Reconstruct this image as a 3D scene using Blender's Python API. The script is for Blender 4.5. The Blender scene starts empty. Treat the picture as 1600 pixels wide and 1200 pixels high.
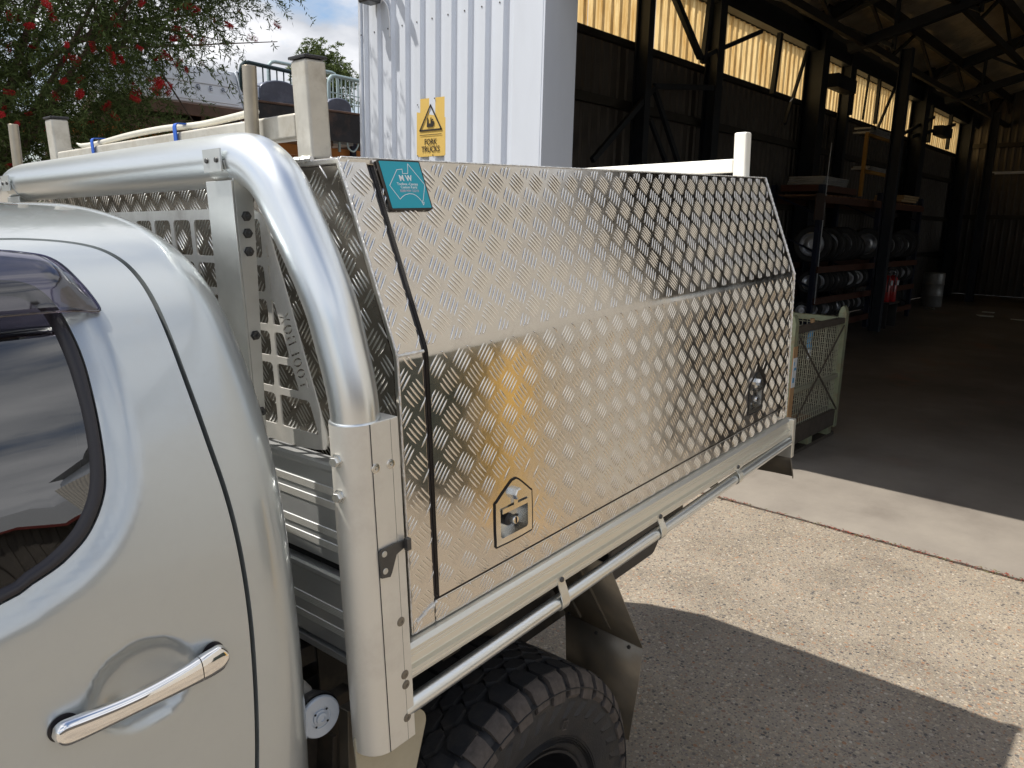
import bpy, bmesh, math, random
import numpy as np
from mathutils import Vector, Matrix
from mathutils.geometry import delaunay_2d_cdt
R = math.radians
PI = math.pi
rnd = random.Random(7)
rng = np.random.default_rng(7)
scene = bpy.context.scene
col = scene.collection

# ------------------------------------------------------------------ camera, sky, sun, exposure
MB3 = Matrix(((0.66795, 0.13916, -0.73108), (-0.74386, 0.15466, -0.6502), (0.02259, 0.97812, 0.20682)))
cam_d = bpy.data.cameras.new('camera')
cam = bpy.data.objects.new('camera', cam_d); col.objects.link(cam)
cam.matrix_world = Matrix.Translation((-.812, -.929, 1.80)) @ MB3.to_4x4()
cam_d.sensor_width = 36; cam_d.lens = 36 * 1182 / 1600
cam_d.clip_start = .02; cam_d.clip_end = 2000
scene.camera = cam
scene.view_settings.view_transform = 'Standard'
scene.view_settings.look = 'None'
scene.view_settings.exposure = 0.55
scene.view_settings.gamma = 1
scene.view_settings.use_curve_mapping = False

SUN = Vector((.33, -.447, -1)).normalized()          # direction the light travels
w = bpy.data.worlds.new('World'); scene.world = w; w.use_nodes = True
nt = w.node_tree; nt.nodes.clear()
def N(nt, t, **k):
    n = nt.nodes.new(t)
    for a, b in k.items():
        if a.startswith('i_'):
            n.inputs[a[2:].replace('_', ' ')].default_value = b
        else:
            setattr(n, a, b)
    return n
sky = N(nt, 'ShaderNodeTexSky', sky_type='NISHITA', sun_disc=False)
sky.sun_elevation = math.asin(-SUN.z)
sky.sun_rotation = math.atan2(-SUN.x, -SUN.y)
bgs = N(nt, 'ShaderNodeBackground'); bgs.inputs['Strength'].default_value = .10
nt.links.new(sky.outputs[0], bgs.inputs[0])
tc = N(nt, 'ShaderNodeTexCoord')
sep = N(nt, 'ShaderNodeSeparateXYZ'); nt.links.new(tc.outputs['Generated'], sep.inputs[0])
zz = N(nt, 'ShaderNodeMath', operation='ADD'); zz.inputs[1].default_value = .25; nt.links.new(sep.outputs[2], zz.inputs[0])
dv = N(nt, 'ShaderNodeVectorMath', operation='DIVIDE'); nt.links.new(tc.outputs['Generated'], dv.inputs[0]); nt.links.new(zz.outputs[0], dv.inputs[1])
cn = N(nt, 'ShaderNodeTexNoise'); cn.inputs['Scale'].default_value = 1.6; cn.inputs['Detail'].default_value = 7; cn.inputs['Roughness'].default_value = .58
nt.links.new(dv.outputs[0], cn.inputs['Vector'])
cr = N(nt, 'ShaderNodeValToRGB'); cr.color_ramp.elements[0].position = .40; cr.color_ramp.elements[1].position = .52
nt.links.new(cn.outputs[0], cr.inputs[0])
cn2 = N(nt, 'ShaderNodeTexNoise'); cn2.inputs['Scale'].default_value = 3.1; cn2.inputs['Detail'].default_value = 6
nt.links.new(dv.outputs[0], cn2.inputs['Vector'])
cr2 = N(nt, 'ShaderNodeValToRGB'); cr2.color_ramp.elements[0].position = .35; cr2.color_ramp.elements[1].position = .65
cr2.color_ramp.elements[0].color = (.42, .44, .48, 1); cr2.color_ramp.elements[1].color = (.80, .80, .82, 1)
nt.links.new(cn2.outputs[0], cr2.inputs[0])
bgc = N(nt, 'ShaderNodeBackground'); bgc.inputs['Strength'].default_value = 1.0; nt.links.new(cr2.outputs[0], bgc.inputs[0])
mxs = N(nt, 'ShaderNodeMixShader'); nt.links.new(cr.outputs[0], mxs.inputs[0]); nt.links.new(bgs.outputs[0], mxs.inputs[1]); nt.links.new(bgc.outputs[0], mxs.inputs[2])
wo = N(nt, 'ShaderNodeOutputWorld'); nt.links.new(mxs.outputs[0], wo.inputs[0])

sd = bpy.data.lights.new('sun', 'SUN'); sd.energy = 4.0; sd.angle = R(.5); sd.color = (1, .94, .85)
so = bpy.data.objects.new('sun', sd); col.objects.link(so); so.location = (-3, 6, 12)
so.rotation_euler = SUN.to_track_quat('-Z', 'Y').to_euler()

# ------------------------------------------------------------------ materials
M = {}
def mat(name, base, rough=.5, metal=0., var=0., vscale=6., bump=0., bscale=40., rvar=0., coat=0., dirt=None, stretch=None, spec=.5, dsc=2.2, damt=.5):
    m = bpy.data.materials.new(name); m.use_nodes = True; t = m.node_tree; b = t.nodes['Principled BSDF']
    b.inputs['Base Color'].default_value = (*base, 1); b.inputs['Roughness'].default_value = rough
    b.inputs['Metallic'].default_value = metal; b.inputs['Specular IOR Level'].default_value = spec
    if coat: b.inputs['Coat Weight'].default_value = coat; b.inputs['Coat Roughness'].default_value = .04
    co = t.nodes.new('ShaderNodeTexCoord').outputs['Object']
    if stretch:
        mp = N(t, 'ShaderNodeMapping'); mp.inputs['Scale'].default_value = stretch; t.links.new(co, mp.inputs[0]); co = mp.outputs[0]
    csock = None
    if var or rvar:
        n = N(t, 'ShaderNodeTexNoise'); n.inputs['Scale'].default_value = vscale; n.inputs['Detail'].default_value = 8; n.inputs['Roughness'].default_value = .62
        t.links.new(co, n.inputs['Vector'])
        if var:
            mr = N(t, 'ShaderNodeMapRange'); mr.inputs[1].default_value = .25; mr.inputs[2].default_value = .75
            mr.inputs[3].default_value = 1 - var; mr.inputs[4].default_value = 1 + var; t.links.new(n.outputs[0], mr.inputs[0])
            vm = N(t, 'ShaderNodeVectorMath', operation='SCALE'); vm.inputs[0].default_value = base
            t.links.new(mr.outputs[0], vm.inputs['Scale']); csock = vm.outputs[0]
        if rvar:
            mr = N(t, 'ShaderNodeMapRange'); mr.inputs[1].default_value = .3; mr.inputs[2].default_value = .7
            mr.inputs[3].default_value = rough - rvar; mr.inputs[4].default_value = rough + rvar
            t.links.new(n.outputs[0], mr.inputs[0]); t.links.new(mr.outputs[0], b.inputs['Roughness'])
    if dirt:
        n = N(t, 'ShaderNodeTexNoise'); n.inputs['Scale'].default_value = dsc; n.inputs['Detail'].default_value = 9; n.inputs['Roughness'].default_value = .7
        t.links.new(co, n.inputs['Vector'])
        r2 = N(t, 'ShaderNodeMapRange'); r2.inputs[1].default_value = .5; r2.inputs[2].default_value = .72; r2.inputs[3].default_value = 0; r2.inputs[4].default_value = damt
        t.links.new(n.outputs[0], r2.inputs[0])
        mx = N(t, 'ShaderNodeMix', data_type='RGBA'); t.links.new(r2.outputs[0], mx.inputs['Factor'])
        if csock: t.links.new(csock, mx.inputs['A'])
        else: mx.inputs['A'].default_value = (*base, 1)
        mx.inputs['B'].default_value = (*dirt, 1); csock = mx.outputs['Result']
        if metal:
            m3 = N(t, 'ShaderNodeMath', operation='SUBTRACT'); m3.inputs[0].default_value = metal; t.links.new(r2.outputs[0], m3.inputs[1]); m3.use_clamp = True
            t.links.new(m3.outputs[0], b.inputs['Metallic'])
    if csock: t.links.new(csock, b.inputs['Base Color'])
    if bump:
        n = N(t, 'ShaderNodeTexNoise'); n.inputs['Scale'].default_value = bscale; n.inputs['Detail'].default_value = 5
        t.links.new(co, n.inputs['Vector'])
        bp = N(t, 'ShaderNodeBump'); bp.inputs['Strength'].default_value = bump; bp.inputs['Distance'].default_value = .01
        t.links.new(n.outputs[0], bp.inputs['Height']); t.links.new(bp.outputs[0], b.inputs['Normal'])
    M[name] = m
    return m

mat('tread_front', (.31, .28, .24), .26, 1., var=.1, vscale=5, rvar=.05, dirt=(.30, .26, .20), dsc=4, damt=.35)  # darker copy of tread_alu: the cab's dark reflection put into the base colour
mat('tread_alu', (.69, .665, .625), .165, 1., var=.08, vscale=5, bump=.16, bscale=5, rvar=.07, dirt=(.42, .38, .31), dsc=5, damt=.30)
mat('tread_bar', (.82, .80, .76), .20, 1., var=.05, vscale=5)
mat('mill_alu', (.80, .79, .74), .36, .85, var=.05, vscale=5, rvar=.06, dirt=(.50, .44, .33), dsc=5, damt=.30)
mat('post_alu', (.74, .73, .68), .42, .55, var=.05, vscale=5, rvar=.05, dirt=(.42, .34, .24), dsc=7, damt=.30)
mat('rail_alu', (.80, .79, .72), .34, .75, var=.05, vscale=4, dirt=(.5, .44, .33), dsc=5, damt=.25, stretch=(.25, 3, 3))
mat('galv_tube', (.78, .82, .84), .31, .95, var=.03, vscale=2.5)
mat('galv_plate', (.62, .64, .63), .38, .85, var=.08, vscale=14, rvar=.06)
mat('guard_alu', (.74, .73, .69), .45, .5, var=.08, vscale=30, dirt=(.4, .36, .3), dsc=9)
mat('plank_alu', (.66, .68, .69), .36, .7, var=.06, vscale=8, stretch=(1, .3, 1))
mat('plank_knurl', (.78, .78, .74), .42, .6)
mat('weld', (.82, .82, .80), .45, .8, var=.15, vscale=60, bump=.6, bscale=120)
mat('rack_alu', (.56, .54, .48), .48, .5, var=.18, vscale=12, dirt=(.26, .22, .15), dsc=11, damt=.7)
mat('rack_steel', (.42, .38, .31), .4, .8, var=.2, vscale=20)
mat('white_paint', (.80, .79, .72), .35, 0, var=.04, vscale=6)
mat('car_paint', (.505, .545, .56), .32, .65, var=.012, vscale=3, coat=1., dirt=(.42, .42, .40), dsc=40, damt=.16)
mat('black_plastic', (.018, .018, .022), .45, 0, var=.2, vscale=20)
mat('rubber_seal', (.02, .018, .022), .38, 0)
mat('gap_black', (.006, .006, .007), .8)
mat('chrome', (.88, .88, .88), .04, 1.)
mat('steel_bright', (.7, .7, .68), .2, 1., var=.08, vscale=30)
mat('steel_dark', (.10, .10, .10), .42, .7, var=.2, vscale=30)
mat('tyre_scuff', (.075, .064, .058), .8, 0, var=.4, vscale=60)
mat('tyre_rubber', (.020, .021, .024), .62, 0, var=.25, vscale=25, bump=.15, bscale=200, dirt=(.06, .052, .042), dsc=9, damt=.6)
mat('rim_black', (.012, .012, .014), .3, 0, coat=.3)
mat('chassis', (.03, .028, .025), .7, .2, var=.3, vscale=9, dirt=(.12, .085, .05), dsc=4, damt=.6)
mat('flap_steel', (.22, .20, .165), .42, .6, var=.25, vscale=7, dirt=(.20, .15, .085), dsc=5, damt=.8)
mat('beige_guard', (.42, .39, .30), .5, .3, var=.12, vscale=9, dirt=(.3, .24, .15), dsc=6)
mat('hose', (.35, .33, .29), .6)
mat('cap_white', (.50, .56, .64), .4, .2, var=.05)
mat('teal', (.0, .36, .47), .35, 0)
mat('print_white', (.85, .88, .88), .5)
mat('print_pink', (.75, .55, .6), .5)
mat('cladding', (.66, .71, .79), .38, 0, var=.035, vscale=5, stretch=(1, 1, .3), dirt=(.5, .52, .54), dsc=3, damt=.12)
mat('sign_yellow', (.72, .50, .14), .5, 0, var=.06, vscale=9, dirt=(.5, .36, .14), dsc=9, damt=.4)
mat('print_black', (.03, .025, .02), .6)
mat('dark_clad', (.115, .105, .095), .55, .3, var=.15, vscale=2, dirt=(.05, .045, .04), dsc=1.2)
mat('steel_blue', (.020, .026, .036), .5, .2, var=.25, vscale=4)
mat('steel_brown', (.028, .024, .020), .6, .2, var=.3, vscale=4)
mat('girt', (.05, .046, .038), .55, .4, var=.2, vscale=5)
mat('rack_orange', (.085, .026, .01), .5, 0, var=.2, vscale=6)
mat('rack_blue', (.008, .014, .04), .5, 0, var=.2, vscale=6)
mat('yard_orange', (.52, .20, .045), .55, 0, var=.25, vscale=3, dirt=(.25, .11, .05), dsc=5, damt=.7)
mat('frame_yellow', (.42, .22, .04), .5, 0, var=.2)
mat('timber', (.24, .13, .07), .8, 0, var=.3, vscale=4, stretch=(.3, 4, 4))
mat('timber_pale', (.5, .36, .2), .8, 0, var=.25, vscale=4, stretch=(.3, 4, 4))
mat('pile_steel', (.45, .46, .47), .4, .6, var=.2)
mat('red_paint', (.45, .012, .015), .3, 0, coat=.3)
mat('signboard_brown', (.055, .03, .022), .7)
mat('stillage_green', (.27, .30, .19), .5, 0, var=.2, vscale=12, dirt=(.25, .13, .06), dsc=8, damt=.7)
mat('stillage_rust', (.085, .07, .055), .7, .1, var=.3, vscale=10)
mat('mesh_wire', (.34, .34, .26), .5, .3)
mat('label_white', (.72, .76, .8), .6)
mat('cardboard', (.42, .26, .13), .8, 0, var=.15)
mat('label_blue', (.08, .3, .55), .6)
mat('truck_white', (.82, .86, .92), .3, 0, coat=.4, var=.03)
mat('tray_dark', (.05, .052, .06), .45, .3, var=.3, vscale=4, dirt=(.16, .09, .06), dsc=3, damt=.7)
mat('tank_dark', (.15, .17, .23), .3, .2, var=.2, vscale=5, dirt=(.3, .32, .36), dsc=5, damt=.4)
mat('hoop_dark', (.025, .05, .055), .4, .2)
mat('hoop_galv', (.42, .52, .52), .4, .5)
mat('rust_steel', (.16, .10, .075), .75, .1, var=.35, vscale=6)
mat('bark', (.10, .07, .05), .9, 0, var=.3, vscale=12)
mat('blue_strap', (.01, .09, .45), .6)
mat('plank_white', (.62, .60, .52), .45, .2, var=.08, vscale=9)
mat('brown_clad', (.11, .10, .09), .6, .1, var=.2, vscale=2)
mat('red_fascia', (.17, .03, .025), .5)
mat('cream_wall', (.53, .505, .46), .7, 0, var=.1)
mat('roof_grey', (.33, .34, .35), .5, .3, var=.1)
mat('orange_wrap', (.25, .17, .09), .6, 0, var=.3, vscale=3)
mat('white_scrap', (.6, .6, .55), .6)
mat('drum_white', (.22, .22, .21), .4, .3, var=.2, vscale=12)
mat('wheel_rim', (.42, .43, .45), .3, .8)
mat('wheel_tyre', (.016, .016, .017), .6)
mat('lamp_white', (.7, .72, .75), .4)
mat('litter', (.22, .05, .03), .9, 0, var=.5, vscale=60)
mat('soil', (.055, .042, .032), .95, 0, var=.4, vscale=30)
mat('moss', (.13, .12, .04), .95, 0, var=.4, vscale=60)
mat('bollard_yellow', (.58, .36, .09), .5, 0, var=.1)
mat('bin_green', (.03, .04, .035), .5, .1, var=.3, vscale=5)
mat('far_green', (.06, .09, .035), .8, 0, var=.3, vscale=1)

def leafmat(name, c, tr=.35):
    m = bpy.data.materials.new(name); m.use_nodes = True; t = m.node_tree; t.nodes.clear()
    geo = N(t, 'ShaderNodeNewGeometry'); o = N(t, 'ShaderNodeOutputMaterial')
    ramp = N(t, 'ShaderNodeValToRGB')
    ramp.color_ramp.elements[0].color = (*[x * .55 for x in c], 1); ramp.color_ramp.elements[1].color = (*[min(1, x * 1.7) for x in c], 1)
    t.links.new(geo.outputs['Random Per Island'], ramp.inputs[0])
    d = N(t, 'ShaderNodeBsdfDiffuse'); tl = N(t, 'ShaderNodeBsdfTranslucent'); mx = N(t, 'ShaderNodeMixShader'); mx.inputs[0].default_value = tr
    t.links.new(ramp.outputs[0], d.inputs[0]); t.links.new(ramp.outputs[0], tl.inputs[0])
    t.links.new(d.outputs[0], mx.inputs[1]); t.links.new(tl.outputs[0], mx.inputs[2]); t.links.new(mx.outputs[0], o.inputs[0]); M[name] = m
leafmat('leaf', (.070, .095, .036)); leafmat('leaf_far', (.10, .13, .05)); leafmat('flower_red', (.33, .028, .03), .3)

def glassmat(name, tint, ior=1.5, rough=.01, mixb=0.):
    m = bpy.data.materials.new(name); m.use_nodes = True; t = m.node_tree; t.nodes.clear(); o = N(t, 'ShaderNodeOutputMaterial')
    tr = N(t, 'ShaderNodeBsdfTransparent'); tr.inputs[0].default_value = (*tint, 1)
    gl = N(t, 'ShaderNodeBsdfGlossy'); gl.inputs['Roughness'].default_value = rough
    fr = N(t, 'ShaderNodeFresnel'); fr.inputs[0].default_value = ior
    ad = N(t, 'ShaderNodeMath', operation='ADD'); ad.inputs[1].default_value = mixb; ad.use_clamp = True; t.links.new(fr.outputs[0], ad.inputs[0])
    mx = N(t, 'ShaderNodeMixShader'); t.links.new(ad.outputs[0], mx.inputs[0]); t.links.new(tr.outputs[0], mx.inputs[1]); t.links.new(gl.outputs[0], mx.inputs[2])
    t.links.new(mx.outputs[0], o.inputs[0]); M[name] = m
glassmat('tint_glass', (.10, .10, .11), 1.55, .01, .12)
glassmat('tint_shield', (.34, .31, .40), 1.6, .05, .08)

def skylightmat():
    m = bpy.data.materials.new('skylight_sheet'); m.use_nodes = True; t = m.node_tree; t.nodes.clear(); o = N(t, 'ShaderNodeOutputMaterial')
    co = t.nodes.new('ShaderNodeTexCoord').outputs['Object']
    mp = N(t, 'ShaderNodeMapping'); mp.inputs['Scale'].default_value = (6, 6, .8); t.links.new(co, mp.inputs[0])
    n = N(t, 'ShaderNodeTexNoise'); n.inputs['Scale'].default_value = 2.; n.inputs['Detail'].default_value = 9; n.inputs['Roughness'].default_value = .7
    t.links.new(mp.outputs[0], n.inputs['Vector'])
    rp = N(t, 'ShaderNodeValToRGB'); rp.color_ramp.elements[0].position = .3; rp.color_ramp.elements[0].color = (.50, .26, .055, 1)
    rp.color_ramp.elements[1].position = .62; rp.color_ramp.elements[1].color = (.93, .70, .34, 1); t.links.new(n.outputs[0], rp.inputs[0])
    d = N(t, 'ShaderNodeBsdfDiffuse'); tl = N(t, 'ShaderNodeBsdfTranslucent'); mx = N(t, 'ShaderNodeMixShader'); mx.inputs[0].default_value = .85
    t.links.new(rp.outputs[0], d.inputs[0]); t.links.new(rp.outputs[0], tl.inputs[0])
    t.links.new(d.outputs[0], mx.inputs[1]); t.links.new(tl.outputs[0], mx.inputs[2]); t.links.new(mx.outputs[0], o.inputs[0]); M['skylight_sheet'] = m
skylightmat()

def groundmat(name, kind):
    m = bpy.data.materials.new(name); m.use_nodes = True; t = m.node_tree; b = t.nodes['Principled BSDF']; L = t.links.new
    co = t.nodes.new('ShaderNodeTexCoord').outputs['Object']
    def noise(s, d=6, r=.6):
        n = N(t, 'ShaderNodeTexNoise'); n.inputs['Scale'].default_value = s; n.inputs['Detail'].default_value = d; n.inputs['Roughness'].default_value = r
        L(co, n.inputs['Vector']); return n.outputs[0]
    def ramp(src, stops):
        r = N(t, 'ShaderNodeValToRGB'); e = r.color_ramp.elements
        while len(e) < len(stops): e.new(.5)
        for q, (p_, c) in zip(e, stops): q.position = p_; q.color = (*c, 1)
        L(src, r.inputs[0]); return r.outputs[0]
    def mixc(f, a, c, mode='MIX'):
        x = N(t, 'ShaderNodeMix', data_type='RGBA', blend_type=mode)
        if isinstance(f, float): x.inputs['Factor'].default_value = f
        else: L(f, x.inputs['Factor'])
        L(a, x.inputs['A']); L(c, x.inputs['B']); return x.outputs['Result']
    if kind == 'pebble':
        cols = []; H = None
        base = ramp(noise(3, 8), [(.3, (.215, .186, .146)), (.7, (.305, .267, .213))])
        out = base; hs = []
        for sc, th in ((125, .42), (58, .36)):
            warp = N(t, 'ShaderNodeTexNoise'); warp.inputs['Scale'].default_value = sc * .7; L(co, warp.inputs['Vector'])
            wv = N(t, 'ShaderNodeVectorMath', operation='MULTIPLY_ADD'); wv.inputs[1].default_value = (.008,) * 3; L(warp.outputs['Color'], wv.inputs[0]); L(co, wv.inputs[2])
            v = N(t, 'ShaderNodeTexVoronoi'); v.inputs['Scale'].default_value = sc; v.inputs['Randomness'].default_value = 1; L(wv.outputs[0], v.inputs['Vector'])
            sp = N(t, 'ShaderNodeSeparateColor'); L(v.outputs['Color'], sp.inputs[0])
            pc = ramp(sp.outputs[0], [(0, (.055, .057, .062)), (.13, (.09, .085, .085)), (.24, (.20, .18, .16)), (.42, (.33, .28, .21)), (.58, (.42, .37, .29)), (.70, (.30, .155, .08)), (.80, (.14, .12, .115)), (1, (.48, .44, .37))])
            # stone size varies: threshold depends on another channel
            mr = N(t, 'ShaderNodeMapRange'); mr.inputs[3].default_value = th * .55; mr.inputs[4].default_value = th * 1.35; L(sp.outputs[1], mr.inputs[0])
            lt = N(t, 'ShaderNodeMath', operation='LESS_THAN'); L(v.outputs['Distance'], lt.inputs[0]); L(mr.outputs[0], lt.inputs[1])
            f2 = N(t, 'ShaderNodeMath', operation='MULTIPLY'); f2.inputs[1].default_value = .92 if sc < 100 else .8; L(lt.outputs[0], f2.inputs[0])
            out = mixc(f2.outputs[0], out, pc); hs.append(v.outputs['Distance'])
        L(mixc(1., out, ramp(noise(.9, 9, .62), [(.28, (.66, .65, .645)), (.48, (.96, .95, .94)), (.72, (1.10, 1.08, 1.05))]), 'MULTIPLY'), b.inputs['Base Color'])
        bp = N(t, 'ShaderNodeBump'); bp.inputs['Strength'].default_value = .55; bp.inputs['Distance'].default_value = .004; bp.invert = True
        L(hs[0], bp.inputs['Height']); L(bp.outputs[0], b.inputs['Normal']); b.inputs['Roughness'].default_value = .75
    elif kind == 'smooth':
        a = ramp(noise(1.3, 9, .65), [(.25, (.17, .15, .13)), (.5, (.25, .225, .195)), (.75, (.32, .29, .25))])
        c = ramp(noise(60, 4, .7), [(.3, (.82, .82, .82)), (.7, (1.1, 1.1, 1.1))])
        a = mixc(1., a, c, 'MULTIPLY')
        mp = N(t, 'ShaderNodeMapping'); mp.inputs['Scale'].default_value = (.5, 5, 1); L(co, mp.inputs[0])
        n = N(t, 'ShaderNodeTexNoise'); n.inputs['Scale'].default_value = 1.2; n.inputs['Detail'].default_value = 6; L(mp.outputs[0], n.inputs['Vector'])
        a = mixc(1., a, ramp(n.outputs[0], [(.35, (.78, .77, .76)), (.6, (1, 1, 1))]), 'MULTIPLY')
        L(a, b.inputs['Base Color'])
        bp = N(t, 'ShaderNodeBump'); bp.inputs['Strength'].default_value = .25; bp.inputs['Distance'].default_value = .004; L(noise(90, 5), bp.inputs['Height']); L(bp.outputs[0], b.inputs['Normal'])
        b.inputs['Roughness'].default_value = .7
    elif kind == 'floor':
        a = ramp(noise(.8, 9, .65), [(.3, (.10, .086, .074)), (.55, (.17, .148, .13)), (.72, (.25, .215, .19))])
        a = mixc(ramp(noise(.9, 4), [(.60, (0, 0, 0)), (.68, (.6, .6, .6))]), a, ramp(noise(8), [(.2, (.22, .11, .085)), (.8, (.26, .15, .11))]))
        # interior shade painted into the floor colour, deepening away from the doorway
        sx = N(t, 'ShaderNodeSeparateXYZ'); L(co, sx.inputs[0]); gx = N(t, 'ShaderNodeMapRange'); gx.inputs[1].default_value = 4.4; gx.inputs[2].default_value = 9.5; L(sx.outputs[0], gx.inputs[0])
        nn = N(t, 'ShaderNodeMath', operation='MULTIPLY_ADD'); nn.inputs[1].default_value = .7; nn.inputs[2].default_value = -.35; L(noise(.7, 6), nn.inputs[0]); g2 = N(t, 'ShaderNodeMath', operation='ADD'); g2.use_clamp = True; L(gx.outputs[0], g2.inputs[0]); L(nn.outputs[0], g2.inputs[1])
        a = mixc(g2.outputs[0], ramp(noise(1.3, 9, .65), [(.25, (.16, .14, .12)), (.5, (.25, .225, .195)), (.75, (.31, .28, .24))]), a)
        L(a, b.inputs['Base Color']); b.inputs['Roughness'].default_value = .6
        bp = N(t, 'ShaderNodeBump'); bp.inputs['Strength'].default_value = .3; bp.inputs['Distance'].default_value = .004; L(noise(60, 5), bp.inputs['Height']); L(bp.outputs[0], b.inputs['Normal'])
    elif kind == 'dirt':
        L(ramp(noise(.3, 9), [(.3, (.16, .14, .10)), (.7, (.26, .23, .17))]), b.inputs['Base Color']); b.inputs['Roughness'].default_value = .9
    elif kind == 'foil':
        a = ramp(noise(1.5, 9, .7), [(.3, (.45, .38, .27)), (.6, (.72, .62, .46)), (.8, (.28, .23, .15))])
        L(a, b.inputs['Base Color']); b.inputs['Roughness'].default_value = .45; b.inputs['Metallic'].default_value = .3
        mp = N(t, 'ShaderNodeMapping'); mp.inputs['Scale'].default_value = (3, .9, 1); L(co, mp.inputs[0])
        n = N(t, 'ShaderNodeTexNoise'); n.inputs['Scale'].default_value = 2.5; n.inputs['Detail'].default_value = 6; n.inputs['Distortion'].default_value = 1.; L(mp.outputs[0], n.inputs['Vector'])
        bp = N(t, 'ShaderNodeBump'); bp.inputs['Strength'].default_value = .9; bp.inputs['Distance'].default_value = .08; L(n.outputs[0], bp.inputs['Height']); L(bp.outputs[0], b.inputs['Normal'])
    M[name] = m
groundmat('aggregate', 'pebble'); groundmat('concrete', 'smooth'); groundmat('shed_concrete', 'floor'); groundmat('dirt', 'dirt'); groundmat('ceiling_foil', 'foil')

# knurled band: fine diagonal relief
def knurl():
    m = M['plank_knurl']; t = m.node_tree; b = t.nodes['Principled BSDF']
    tc = t.nodes.new('ShaderNodeTexCoord'); mp = N(t, 'ShaderNodeMapping'); mp.inputs['Rotation'].default_value = (R(40), 0, 0)
    t.links.new(tc.outputs['Object'], mp.inputs[0])
    wv = N(t, 'ShaderNodeTexWave', bands_direction='Y'); wv.inputs['Scale'].default_value = 75
    t.links.new(mp.outputs[0], wv.inputs['Vector'])
    bp = N(t, 'ShaderNodeBump'); bp.inputs['Strength'].default_value = .8; bp.inputs['Distance'].default_value = .002
    t.links.new(wv.outputs['Fac'], bp.inputs['Height']); t.links.new(bp.outputs[0], b.inputs['Normal'])
knurl()

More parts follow.
